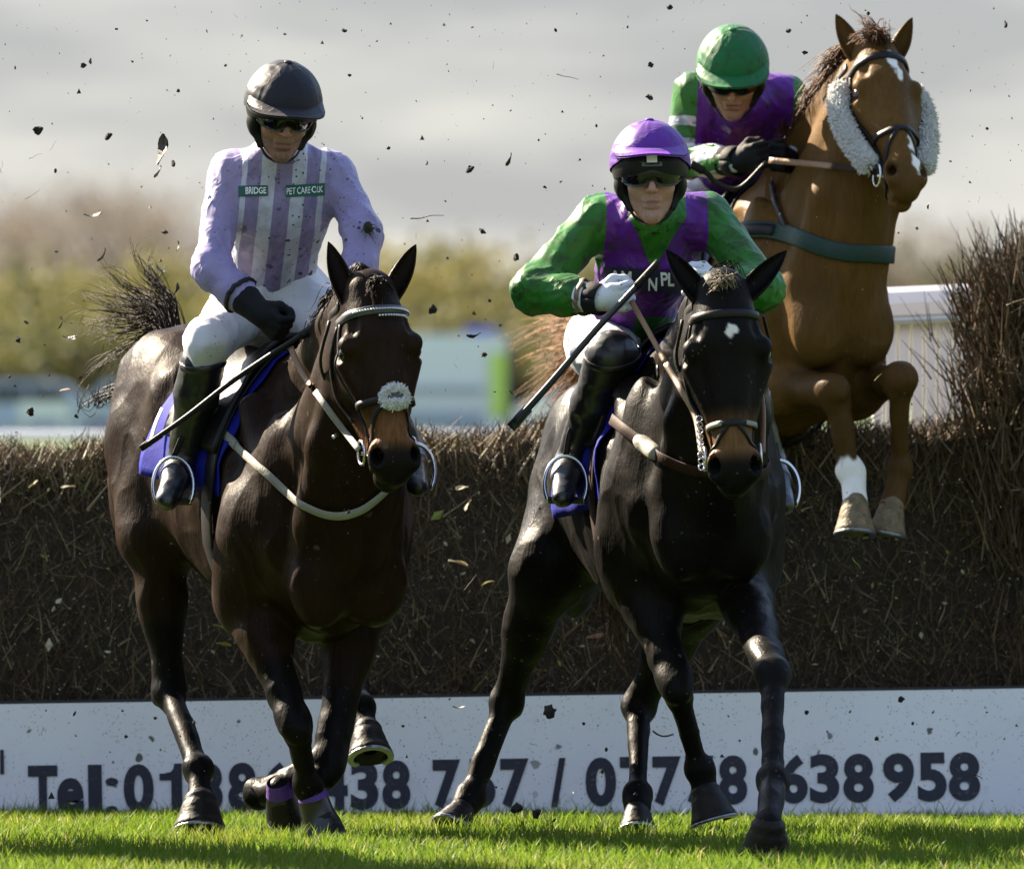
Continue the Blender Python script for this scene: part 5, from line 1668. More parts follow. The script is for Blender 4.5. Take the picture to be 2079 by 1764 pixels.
# prints on the clothes
P1 = J1['jer']
patch(P1, J1['bvh'], 'sponsor_patch', 484, 544, 377, 399, m_gprint, slope=-.03)
patch(P1, J1['bvh'], 'sponsor_patch', 580, 659, 374, 399, m_gprint, slope=-.05)
print_on(P1, J1['bvh'], 'BRIDGE', 500, 541, 380, 394, m_wprint, slope=-.03)
print_on(P1, J1['bvh'], 'PET CARE', 582, 629, 380, 394, m_wprint, .008, slope=-.05)
print_on(P1, J1['bvh'], 'O.UK', 632, 656, 378, 391, m_wprint, .008, slope=-.05)
for (x, y) in ((563, 362), (566, 424), (560, 478), (553, 521)):
    hp, n = view_hit(J1['bvh'], x, y, .001)
    MB().ball(hp, (.0075, .0075, .003), [J1['lat'], J1['axis'], n], 12, 6).build('button', m_lilac, P1)
P2 = J2['jer']
patch(P2, J2['bvh'], 'sponsor_band', 1228, 1392, 546, 592, m_nprint, slope=.06, nx=24)
print_on(P2, J2['bvh'], 'AM', 1240, 1283, 549, 574, m_wprint, .03, slope=.03)
print_on(P2, J2['bvh'], 'N', 1316, 1334, 562, 588, m_wprint, .03, slope=.03)
print_on(P2, J2['bvh'], 'PL', 1341, 1368, 552, 579, m_wprint, .03, slope=.03)

def armband(J, el, wr, t, r, w, m, name='armband'):
    c = lerp(el, wr, t); d = nrm(wr - el); a = nrm(np.cross(d, V(0, 0, 1))); b = np.cross(d, a)
    pts = [near(J['bvh'], c + (a * math.cos(x) + b * math.sin(x)) * (r + .02), .003)[0] for x in np.linspace(0, 2 * math.pi, 25)] if name == 'armband' else [c + (a * math.cos(x) + b * math.sin(x)) * r for x in np.linspace(0, 2 * math.pi, 25)]
    return MB().strap(pts, [p - c for p in pts], w, .005).build(name, m, J['o'])
armband(J1, D(428, 545, 33.05), D(520, 628, 32.96), .66, .0585, .016, m_strapb)
armband(J2, D(1085, 590, 32.88), D(1208, 606, 32.76), .86, .060, .016, mat('tan_elastic', (0.16, 0.11, 0.07), .6))
armband(J2, D(1085, 590, 32.88), D(1208, 606, 32.76), 1.02, .045, .05, m_glove, 'glove_cuff')
armband(J3, D(1388, 325, 35.76), D(1495, 328, 35.56), .97, .046, .045, m_glove, 'glove_cuff')
# maker's plate on the middle jockey's helmet
h2 = J2['hd']
pl = []
for (w, hgt, z, m, nm) in ((.032, .026, .062, m_wprint, 'badge'), (.062, .014, .046, mat('grey_plate', (.16, .16, .14), .4), 'name_plate')):
    rows = []
    for j in (0, 1):
        for i in range(7):
            a = (i / 6 - .5) * w / .128
            rows.append(h2.p(math.sin(a) * .116, z + (j - .5) * hgt, math.cos(a) * .1345 - .006 - (.004 if z > .06 else 0) - .012 * j))
    o = obj(nm, rows, [(i, i + 1, 8 + i, 7 + i) for i in range(6)], m, [c for c in J2['o'].children if c.name.startswith('helmet')][0])
    pl.append(o)
v, f = text_mesh('CHAMPION', .02)
lo, hi = v.min(0), v.max(0)
vs = []
for p in v:
    a = ((p[0] - lo[0]) / (hi[0] - lo[0]) - .5) * .046 / .128; t = (p[1] - lo[1]) / (hi[1] - lo[1])
    vs.append(h2.p(math.sin(a) * .1175, .046 + (t - .5) * .008, math.cos(a) * .1360 - .006 - .006 * (t + .1)))
obj('lettering', vs, f, m_glove, pl[1].parent, smooth=False)
# ================================================================ TACK
m_leather = mat('black_leather', (0.009, 0.0075, 0.007), 0.45, 0.4, 25, 0.1, 60, spec=.22)
m_brown = mat('brown_leather', (0.022, 0.008, 0.004), 0.65, 0.35, 20, 0.1, 60, spec=.12)
m_tan = mat('tan_rein_rubber', (0.19, 0.10, 0.045), 0.5, 0.3, 40, 0.15, 90)
m_webw = mat('pale_elastic_webbing', (0.20, 0.19, 0.155), 0.65, 0.25, 30, 0.2, 120)
m_webg = mat('green_elastic_webbing', (0.004, 0.026, 0.019), 0.7, 0.2, 30, 0.2, 120)
m_blue = mat('blue_saddle_cloth', (0.008, 0.012, 0.20), 0.75, 0.2, 10, 0.25, 30, spec=.1)
m_clothd = mat('navy_saddle_cloth', (0.015, 0.015, 0.05), 0.6, 0.2, 10, 0.2, 30)
m_fleece = mat('white_sheepskin', (0.80, 0.79, 0.76), 0.9, 0.08, 40, 0.4, 120, trans=.25)
m_fleeceg = mat('dark_fleece_pad', (0.06, 0.06, 0.08), 0.8, 0.2, 40, 0.4, 120)

def ring(H, u, a0, a1, n=22, du=0.0, off=.004):
    """points round the head at u along the face, between two angles (0 is the front of the face)"""
    h = H['h']; pts = []; nor = []
    for i in range(n):
        t = i / (n - 1); a = R(lerp(a0, a1, t))
        uu = u + du * (1 - math.cos(a)) if du else u
        c = h.p(0, uu, -.03)
        d = h.s * math.sin(a) + h.n * math.cos(a)
        l, nn, _, _ = H['bvh'].ray_cast(Vector(c + d * .35), Vector(-d), .5)
        if l is None:
            continue
        pts.append(np.array(l) + d * off); nor.append(d)
    return pts, nor
def side_strap(H, pts, off=.004, n=6):
    """strap over points given in head coordinates, laid on the skin"""
    h = H['h']
    P, N = [], []
    for p in spline([h.p(*p) for p in pts], n):
        l, nn = near(H['bvh'], p, off); P.append(l); N.append(nn)
    return P, N
def torus(mb, c, ax, R_, r, n=24, k=8):
    a, b, w = ax
    pts = [c + (a * math.cos(t) + b * math.sin(t)) * R_ for t in np.linspace(0, 2 * math.pi, n, endpoint=False)]
    vs = []; fs = []
    for i, p in enumerate(pts):
        rad = nrm(p - c)
        for j in range(k):
            t = 2 * math.pi * j / k
            vs.append(p + (rad * math.cos(t) + w * math.sin(t)) * r)
    for i in range(n):
        for j in range(k):
            fs.append((i * k + j, ((i + 1) % n) * k + j, ((i + 1) % n) * k + (j + 1) % k, i * k + (j + 1) % k))
    mb.add(vs, fs)
def clear(H, pts, gap=.022):
    """move points of a free strap out of the horse, towards the viewer's side of it"""
    out = []
    for p in pts:
        k = F / p[1]
        hp, n = view_hit(H['bvh'], 1039.5 + p[0] * k, HZ - (p[2] - CAMH) * k, 0)
        if hp is not None and hp[1] - gap < p[1]:
            q = (hp[1] - gap) / p[1]
            p = V(p[0] * q, p[1] * q, CAMH + (p[2] - CAMH) * q)
        out.append(p)
    return out
def bridle(H, label, brow=m_leather, nose_u=.375, grakle=True, brow_w=.022, rein_pts=(), rein_m=m_tan, noseband=m_leather):
    h = H['h']
    b = thing('bridle', label, 'bridle', tuple(h.o))
    p, n = ring(H, .075, -100, 100, 30); MB().strap(p, n, brow_w, .009).build('browband', brow, b)
    p, n = ring(H, .015, 100, 260, 14); MB().strap(p, n, .026, .006).build('headpiece', m_leather, b)
    for q in (-1, 1):
        p, n = side_strap(H, [(.10 * q, .075, -.02), (.115 * q, .18, -.03), (.10 * q, .30, -.035), (.075 * q, .40, -.03), (.065 * q, .465, -.03)])
        MB().strap(p, n, .014, .006).build('cheekpiece', m_leather, b)
        p, n = side_strap(H, [(.10 * q, .07, -.04), (.12 * q, .20, -.09), (.10 * q, .30, -.11), (.06 * q, .37, -.09)])
        MB().strap(p, n, .010, .005).build('noseband_strap', m_leather, b)
        p = spline([h.p(.10 * q, .06, -.05), h.p(.115 * q, .17, -.13), h.p(.06 * q, .26, -.20), h.p(0, .28, -.215)], 6)
        MB().tube(p, .005, 6).build('throat_lash', m_leather, b)
        mb = MB(); c = h.p(.068 * q, .485, -.035)
        torus(mb, c, (h.u, -h.n, h.s), .034, .0045); mb.build('bit_ring', m_metal, b)
        MB().tube([c, h.p(.03 * q, .50, -.03)], .007, 8).build('bit_mouthpiece', m_metal, b)
    p, n = ring(H, nose_u, -115, 115, 28); MB().strap(p, n, .020, .007).build('noseband', noseband, b)
    if grakle:
        for q in (-1, 1):
            p, n = side_strap(H, [(0.01 * q, nose_u, .07), (.045 * q, nose_u + .05, .035), (.06 * q, .47, .0), (.05 * q, .52, -.05), (.02 * q, .53, -.10)])
            MB().strap(p, n, .014, .005).build('lower_noseband', m_leather, b)
    for pts, m, w in rein_pts:
        P = spline(pts, 8); P = P if pts[-1][0] > h.o[0] + .02 else clear(H, P[:-2]) + P[-2:]
        MB().strap(P, [V(-.35, -1, .2)] * len(P), w, .006).build('rein', m, b)
    return b
def beads(H, b, u, a0, a1, n, m):
    p, nn = ring(H, u, a0, a1, n, off=.011)
    for c in p:
        MB().ball(c, .0042, None, 8, 5).build('crystal', m, b)
def fluff(name, guide, rad, n, ln, m, parent, taper=.6):
    """sheepskin: a soft roll covered with short tufts"""
    g = np.array(spline(guide, 8)); K = len(g)
    rr = [rad * (taper + (1 - taper) * math.sin(math.pi * i / (K - 1)) ** .5) for i in range(K)]
    core = MB().tube(g, rr, 12).build(name, m, parent)
    i = rng.uniform(0, K - 1.001, n); a = i.astype(int); c = g[a] + (g[np.minimum(a + 1, K - 1)] - g[a]) * (i - a)[:, None]
    d = rng.normal(0, 1, (n, 3)); t = g[np.minimum(a + 1, K - 1)] - g[a]; t /= np.linalg.norm(t, axis=1)[:, None]
    d -= t * (d * t).sum(1)[:, None] * .7; d /= np.linalg.norm(d, axis=1)[:, None]
    r = np.array(rr)[a][:, None]
    P = np.stack([c + d * r * .8, c + d * (r + ln * .5), c + d * (r + ln) + rng.normal(0, ln * .4, (n, 3))], 1)
    v, f, _ = strands(P, .0030, .0010)
    o = obj('wool', v, f, m, core); o['kind'] = 'stuff'
    return core
hd1 = H1['h']; hd2 = H2['h']; hd3 = H3['h']
hand1 = D(590, 705, 32.86)
B1 = bridle(H1, 'dark bridle with sparkling browband on the left horse', mat('grey_browband', (0.05, 0.05, 0.055), .35), .35, True, .026,
    [([hand1, D(612, 755, 32.80), D(640, 795, 32.72)], m_tan, .018), ([D(640, 795, 32.72), D(680, 850, 32.60), hd1.p(-.075, .475, -.03)], m_webw, .019),
     ([D(650, 690, 32.86), D(700, 760, 32.8), D(790, 850, 32.7), hd1.p(.075, .475, -.03)], m_leather, .018)])
beads(H1, B1, .075, -38, 62, 30, m_metal)
beads(H1, B1, .098, -5, 42, 14, m_metal)
MB().tube(spline([D(700, 872, 32.55), D(690, 880, 32.52), D(676, 888, 32.5)], 4), .006, 6).build('rein_stop', m_metal, B1)
nb = thing('noseband_fleece', 'small ring of white sheepskin on the nose of the left horse', 'sheepskin', tuple(hd1.p(0, .35, .05)))
l, nn_, _, _ = H1['bvh'].ray_cast(Vector(hd1.p(.006, .35, .4)), Vector(-hd1.n), .6)
cf_ = np.array(l) + hd1.n * .012
loop = [cf_ + hd1.s * math.cos(a) * .031 + hd1.u * math.sin(a) * .022 - hd1.n * .016 * math.cos(a) ** 2 for a in np.linspace(0, 2 * math.pi, 13)]
fluff('fleece_ring', loop, .009, 2000, .008, m_fleece, nb, 1.0)
MB().ball(cf_, (.024, .015, .009), hd1.ax, 14, 8).build('dark_centre', m_fleeceg, nb)

B2 = bridle(H2, 'plain black bridle with pale stitched noseband on the middle horse', m_leather, .40, True, .024,
    [([D(1282, 612, 32.72), D(1312, 665, 32.62), D(1352, 738, 32.5)], m_tan, .016), ([D(1352, 738, 32.5), D(1385, 795, 32.42), D(1412, 846, 32.36), hd2.p(-.075, .475, -.03)], mat('pale_rein_leather', (0.20, 0.13, 0.075), .4, .3, 30), .018),
     ([D(1400, 590, 32.74), D(1500, 700, 32.62), D(1545, 800, 32.45), hd2.p(.075, .475, -.03)], m_tan, .016)])
for q, (a0, a1) in ((-1, (-75, -18)), (1, (22, 75))):
    p, n = ring(H2, .40, a0, a1, 9, off=.009); MB().strap(p, n, .014, .004).build('pale_padding', m_webw, B2)
ck = MB()
for i in range(9):
    c = lerp(D(1420, 850, 32.3), hd2.p(-.078, .51, -.03), i / 8.0) + V(0, -.012, 0)
    torus(ck, c, (V(1, 0, 0), V(0, .3 * (-1) ** i, .95), nrm(V(0, -1, .3))), .0085, .0022, 10, 5)
ck.build('curb_chain', m_metal, B2)
B3 = bridle(H3, 'dark bridle with white sheepskin cheekpieces on the chestnut horse', m_leather, .37, True, .026,
    [([D(1562, 326, 35.44), D(1640, 333, 35.35), D(1690, 338, 35.26)], m_tan, .020), ([D(1690, 338, 35.26), D(1730, 343, 35.18), hd3.p(-.072, .475, -.03)], m_brown, .022),
     ([D(1585, 325, 35.5), D(1700, 350, 35.5), hd3.p(.072, .475, -.03)], m_leather, .018)])
for q in (-1, 1):
    fl = thing('sheepskin_cheekpiece', ('long white sheepskin roll on the near cheek of the chestnut horse' if q < 0 else 'white sheepskin roll at the right edge of the chestnut horse head'), 'sheepskin', tuple(hd3.p(.12 * q, .25, -.04)), None)
    pts = [hd3.p(.118 * q, .105, -.045), hd3.p(.135 * q, .19, -.05), hd3.p(.128 * q, .29, -.052), hd3.p(.105 * q, .385, -.045), hd3.p(.085 * q, .445, -.035)]
    fluff('fleece_roll', pts, .027, 6500, .010, m_fleece, fl, .75)

# ---------------------------------------------------------------- saddles, cloths, girths, breastplates
def wrap(H, x0, x1, a0, a1, off, nx=22, na=30, flare=None):
    lp, f3 = H['lp'], H['f3']; vs = []
    for i in range(nx):
        x = lerp(x0, x1, i / (nx - 1))
        for j in range(na):
            a = R(lerp(a0, a1, j / (na - 1)))
            c = lp(x, 0, -.34)
            d = H['lf'] * math.sin(a) + H['up'] * math.cos(a)
            l, n, _, _ = H['bvh'].ray_cast(Vector(c + d * .6), Vector(-d), .6)
            p = np.array(l) if l is not None else c + d * .3
            e = flare(i / (nx - 1), j / (na - 1)) if flare else V(0, 0, 0)
            vs.append(p + d * off + e)
    fs = [(i * na + j, i * na + j + 1, (i + 1) * na + j + 1, (i + 1) * na + j) for i in range(nx - 1) for j in range(na - 1)]
    return vs, fs
def solid(o, t=.004):
    m = o.modifiers.new('thick', 'SOLIDIFY'); m.thickness = t; m.offset = 1.0
    return o
def saddle(H, J, label, cloth, x0=-.56, x1=-.02, amax=104, white=None):
    s = thing('saddle', label, 'saddle', tuple(H['lp'](-.28, 0, 0)))
    def fl(u, w):
        e = abs(w * 2 - 1)
        return (H['lf'] * (1 if w > .5 else -1)) * (.035 * (1 - u) ** 2 * e ** 2 + .006 * math.sin(u * 17 + w * 21)) + V(0, 0, .004 * math.sin(w * 40))
    vs, fs = wrap(H, x0, x1, -amax, amax, .012, 26, 44, fl); solid(obj('saddle_cloth', vs, fs, cloth, s))
    vs, fs = wrap(H, -.42, -.06, -72, 72, .034, 18, 26, lambda u, w: H['up'] * (.03 * (2 * u - 1) ** 2 * (1 - abs(w * 2 - 1)))); solid(obj('seat', vs, fs, m_leather, s), .012)
    pts, nor = [], []
    for a in np.linspace(-178, 178, 50):
        c = H['lp'](-.10, 0, -.36); d = H['lf'] * math.sin(R(a)) + H['up'] * math.cos(R(a))
        l, n, _, _ = H['bvh'].ray_cast(Vector(c + d * .7), Vector(-d), .7)
        if l is not None:
            pts.append(np.array(l) + d * .020); nor.append(d)
    MB().strap(pts, nor, .085, .008).build('girth', m_brown if H is H2 else m_leather, s)
    for i, (an, to, fd, sidev) in enumerate(J['feet']):
        c = lerp(an, to, .62)
        upv = nrm(V(0, .25, 1.0)); w = np.cross(sidev, upv)
        pts = [c + (sidev * math.sin(t) * .062 + upv * (math.cos(t) * .085 - .005)) for t in np.linspace(R(-128), R(128), 26)]
        iron = MB().tube(pts, .0062, 8).build('stirrup_iron', m_metal, s)
        MB().box(c - upv * .052, (.050, .020, .006), [sidev, nrm(np.cross(upv, sidev)), upv]).build('tread', m_strapb, iron, smooth=False)
        top = H['lp'](-.14, .20 * (-1 if i == 0 else 1), -.14)
        tp, nn = near(H['bvh'], top, .03); P = spline([tp, lerp(tp, c + upv * .08, .5) + nn * .03, c + upv * .080], 8)
        MB().strap(P, [V(0, -1, .1)] * len(P), .018, .005).build('stirrup_leather', m_leather, s)
    if white:
        vs = []
        for (x, a) in white:
            a = R(a); c = H['lp'](x, 0, -.34); d = H['lf'] * math.sin(a) + H['up'] * math.cos(a)
            l, n, _, _ = H['bvh'].ray_cast(Vector(c + d * .6), Vector(-d), .6)
            vs.append((np.array(l), d))
        P = spline([p + d * .05 for p, d in vs], 6)
        MB().strap(P, [lerp(vs[0][1], vs[-1][1], t) for t in np.linspace(0, 1, len(P))], .024, .003).build('white_stripe', m_wprint, s)
    return s
saddle(H1, J1, 'small dark racing saddle over a blue cloth on the left horse', m_blue, -.53, -.02, 100, ((-.45, -60), (-.45, -70), (-.45, -82)))
saddle(H2, J2, 'small dark racing saddle over a blue cloth on the middle horse', m_blue, -.44, .0, 112)
saddle(H3, J3, 'small racing saddle over a dark cloth on the chestnut horse', m_clothd, -.52, -.02, 90)
def breast_strap(name, label, H, pix, m, w, extra=(), off=.012):
    t = thing(name, label, 'strap', (H['W'][0], H['W'][1], .9))
    P, N = [], []
    for q in spline([V(x, y) for (x, y) in pix], 6):
        p, n = view_hit(H['bvh'], q[0], q[1], off)
        if p is not None:
            P.append(p); N.append(n)
    if extra:
        for q in spline([P[-1]] + list(extra), 6)[1:]:
            p, n = near(H['bvh'], q, off); P.append(p); N.append(n)
    P = np.array(P); N = np.array(N)
    for _ in range(4):
        M_ = P.copy(); M_[1:-1] = (P[:-2] + 2 * P[1:-1] + P[2:]) / 4
        K_ = N.copy(); K_[1:-1] = (N[:-2] + 2 * N[1:-1] + N[2:]) / 4
        P, N = M_, K_
        for i in range(len(P)):          # keep it outside the skin
            l, nn, _, d = H['bvh'].find_nearest(Vector(P[i]))
            if (Vector(P[i]) - l).dot(nn) < off * .8:
                P[i] = np.array(l) + np.array(nn) * off * .8
    PS, NS = list(P), list(N)
    MB().strap(PS, NS, w, .006).build('strap', m, t)
    return t, PS, NS
t, PS, NS = breast_strap('breast_strap', 'pale webbing breast strap hanging across the chest of the left horse', H1, [(440, 860), (470, 890), (505, 925), (545, 960), (590, 1002), (640, 1034), (690, 1046), (735, 1033)], m_webw, .025, [D(775, 985, 32.62)])
MB().strap(PS[1:10], [x for x in NS[1:10]], .028, .012).build('buckle_keeper', m_webw, t)
c0 = PS[0]; e0, n0 = view_hit(H1['bvh'], 405, 915, .02)
MB().strap(spline([c0, lerp(c0, e0, .5) + n0 * .01, e0], 5), [n0] * 11, .034, .008).build('girth_tab', m_tan, t)
e1, n1 = view_hit(H1['bvh'], 500, 770, .02)
MB().strap(spline([c0, lerp(c0, e1, .5) + n0 * .01, e1], 5), [n0] * 11, .012, .006).build('neck_strap', m_leather, t)
t, PS, NS = breast_strap('breast_girth', 'brown leather breast girth across the chest of the middle horse', H2, [(1248, 850), (1275, 874), (1300, 893), (1330, 914), (1370, 938), (1410, 952), (1440, 957)], m_brown, .034, [D(1500, 955, 32.66), D(1545, 900, 32.74)])
P3 = spline([PS[12], PS[17], PS[20]], 4)
MB().tube(P3, [.016, .022, .024, .024, .024, .024, .024, .021, .016], 12).build('fleece_sleeve', m_webw, t)
def lay_strap(H, pix, w, m, parent, name='neck_strap', off=.012):
    P, N = [], []
    for q in spline([V(x, y) for (x, y) in pix], 6):
        p, n = view_hit(H['bvh'], q[0], q[1], off)
        if p is not None and (not P or np.linalg.norm(p - P[-1]) < .12):
            P.append(p); N.append(n)
    if len(P) > 3:
        MB().strap(P, N, w, .005).build(name, m, parent)
lay_strap(H2, [(1342, 742), (1345, 800), (1338, 860), (1330, 908)], .012, m_leather, t)
t, PS, NS = breast_strap('breast_girth', 'dark green elastic breast girth across the chestnut horse', H3, [(1500, 470), (1530, 468), (1570, 470), (1610, 478), (1650, 494), (1690, 507), (1730, 514), (1760, 513)], m_webg, .055, [D(1800, 505, 35.75), D(1810, 495, 35.95)])
MB().strap(PS[2:14], [n for n in NS[2:14]], .040, .020).build('leather_chafe', m_leather, t)
lay_strap(H3, [(1572, 372), (1578, 410), (1592, 445), (1606, 478)], .022, m_leather, t)

# ---------------------------------------------------------------- whips
def whip(label, pts, r, m=m_leather, flap=None, grip=0):
    P = spline(pts, 8); n = len(P)
    t = thing('whip', label, 'whip', tuple(P[0]))
    MB().tube(P, [lerp(r[0], r[1], i / (n - 1)) for i in range(n)], 10).build('shaft', m, t)
    g = P[:max(3, int(n * .22))]
    MB().tube(g, r[0] * 1.35, 10).build('grip', m_strapb, t)
    if flap is not None:
        a = P[-1]; MB().strap([P[-4], P[-2], a, a + nrm(a - P[-3]) * .02], [V(0, -1, .2)] * 4, flap, .006).build('flap', m, t)
    return t
whip('long black whip held low behind the left jockey', [D(655, 655, 32.84), D(590, 695, 32.86), D(480, 768, 32.92), D(380, 845, 32.95), D(297, 903, 32.96)], (.0095, .0075), m_leather, .02)
whip('thick dark blue whip slanting down from the middle jockey hand', [D(1338, 532, 32.68), D(1275, 600, 32.68), D(1210, 670, 32.7), D(1120, 775, 32.74), D(1046, 858, 32.78)], (.0085, .0105), mat('navy_whip_binding', (0.018, 0.018, 0.03), .35), .03)
whip('short black whip with a knob held by the rear jockey', [D(1402, 333, 35.42), D(1435, 352, 35.44), D(1455, 372, 35.45), D(1500, 382, 35.45), D(1555, 330, 35.42)], (.010, .006))
# purple overreach boots on the front feet of the left horse
m_over = mat('black_overreach_boot', (0.008, 0.008, 0.008), .32, .3)
m_purp = mat('purple_binding', (0.06, 0.012, 0.18), .6, .2, 40, .3, 120)
for lab, a, b, c_ in (('black overreach boot with purple cuff on the planted front foot of the left horse', D(633, 1606, 32.97), D(643, 1648, 33.0), D(658, 1697, 33.0)),
                      ('shiny overreach boot on the folded front foot of the left horse', D(568, 1598, 33.10), D(574, 1620, 33.13), D(586, 1660, 33.16))):
    t = thing('overreach_boot', lab, 'boot', tuple(b))
    d = nrm(c_ - a)
    MB().tube([a, b, lerp(b, c_, .5), c_], [.040, .050, .060, .066], 20, False).build('shell', m_over, t)
    MB().tube([a - d * .022, a + d * .020], [.034, .0455], 20, False).build('cuff', m_purp, t)
# ================================================================ TURF AND LEAVES IN THE AIR
m_clod = mat('dark_earth', (0.018, 0.013, 0.009), 0.85, 0.6, 120, 0.8, 200)
m_clodg = mat('earth_with_grass', (0.05, 0.045, 0.015), 0.8, 0.7, 150, 0.6, 200)
m_leafd = mat('dark_wet_leaf', (0.025, 0.018, 0.012), 0.45, 0.4, 90, 0.3, 200)
m_leafp = mat('pale_dry_leaf', (0.42, 0.37, 0.24), 0.6, 0.25, 90, 0.3, 200, trans=.3)
m_leafy = mat('yellow_leaf', (0.40, 0.34, 0.06), 0.6, 0.25, 90, 0.3, 200, trans=.3)
m_leafb = mat('brown_leaf', (0.20, 0.09, 0.03), 0.6, 0.3, 90, 0.3, 200, trans=.3)
m_blade1 = mat('torn_grass_blade', (0.30, 0.42, 0.03), 0.5, 0.2, 40, trans=.4)
m_stick = mat('thin_stick', (0.035, 0.026, 0.018), 0.7, 0.3, 60)
def clod_mesh(seed):
    g = random.Random(seed); bm = bmesh.new(); bmesh.ops.create_icosphere(bm, subdivisions=2, radius=1.0)
    sx, sz = g.uniform(.55, 1.0), g.uniform(.4, .8)
    for v in bm.verts:
        n = noise.noise(v.co * 1.7 + Vector((seed * 3.1, 0, 0))) * .7 + noise.noise(v.co * 4.0 + Vector((0, seed * 2.3, 0))) * .45
        v.co *= 1 + n; v.co.x *= sx; v.co.z *= sz
    me = bpy.data.meshes.new('clod'); bm.to_mesh(me); bm.free(); me.materials.append(m_clod)
    return me
def leaf_mesh(seed, m):
    """a torn, curled leaf with thickness"""
    g = random.Random(seed); n = 7; vs = []; fs = []
    cur = g.uniform(-1.2, 1.2); tw = g.uniform(-.8, .8)
    for lay in (0, 1):
        for i in range(n):
            t = i / (n - 1); w = .5 * math.sin(math.pi * (.08 + .9 * t)) ** .8 * (.75 + .5 * g.random())
            for j, q in enumerate((-1, 0, 1)):
                x = (t - .5) * 2; a = tw * x
                y = q * w * math.cos(a); z = q * w * math.sin(a) + cur * .35 * x * x + .12 * abs(q) - .03 * lay
                vs.append((x, y, z))
    for lay in (0, 1):
        o = lay * n * 3
        for i in range(n - 1):
            for j in (0, 1):
                q = (o + i * 3 + j, o + i * 3 + j + 1, o + i * 3 + j + 4, o + i * 3 + j + 3)
                fs.append(q if not lay else q[::-1])
    me = bpy.data.meshes.new('leaf'); me.from_pydata(vs, [], fs); me.materials.append(m); me.update()
    return me
def twig_mesh(seed, m, th=.045):
    g = random.Random(seed)
    pts = [V(-1, 0, 0), V(-.4, g.uniform(-.2, .2), g.uniform(-.25, .25)), V(.3, g.uniform(-.2, .2), g.uniform(-.25, .25)), V(1, g.uniform(-.3, .3), g.uniform(-.4, .4))]
    mb = MB().tube(spline(pts, 4), [th * (1 - .05 * i) for i in range(13)], 5)
    return mesh_np('twig', np.array(mb.v), mb.f)
CL = [clod_mesh(i) for i in range(7)]
LD = [leaf_mesh(20 + i, m_leafd) for i in range(5)]
LP = [leaf_mesh(40 + i, m_leafp) for i in range(3)]; LYM = [leaf_mesh(50 + i, m_leafy) for i in range(3)]; LB = [leaf_mesh(60 + i, m_leafb) for i in range(2)]
TW = [twig_mesh(70 + i, m_stick) for i in range(4)]
for m_ in TW: m_.materials.append(m_stick)
GB = [twig_mesh(80 + i, m_blade1, .06) for i in range(3)]
for m_ in GB: m_.materials.append(m_blade1)
def fly(kind, px, py, size, label, group, rot=None, Y=None):
    """size is the length in the picture"""
    me = {'c': CL, 'l': LD, 'p': LP, 'y': LYM, 'b': LB, 't': TW, 'g': GB}[kind]
    nm, cat = {'c': ('earth_clod', 'clod'), 'l': ('dark_leaf', 'leaf'), 'p': ('pale_leaf', 'leaf'), 'y': ('yellow_leaf', 'leaf'), 'b': ('brown_leaf', 'leaf'), 't': ('twig', 'twig'), 'g': ('grass_blade', 'grass blade')}[kind]
    Y = Y if Y is not None else random.uniform(32.2, 34.4)
    o = bpy.data.objects.new(nm, random.choice(me)); C.objects.link(o)
    o.location = D(px, py, Y)
    s = size / 2 * Y / F * (1.0 if kind != 'c' else .85)
    o.scale = (s, s, s)
    if rot is not None:
        o.rotation_euler = (random.uniform(-.5, .5), -R(rot), random.uniform(-.4, .4))
    else:
        o.rotation_euler = (random.uniform(0, 6), random.uniform(0, 6), random.uniform(0, 6))
    tag(o, label, cat, group)
    return o
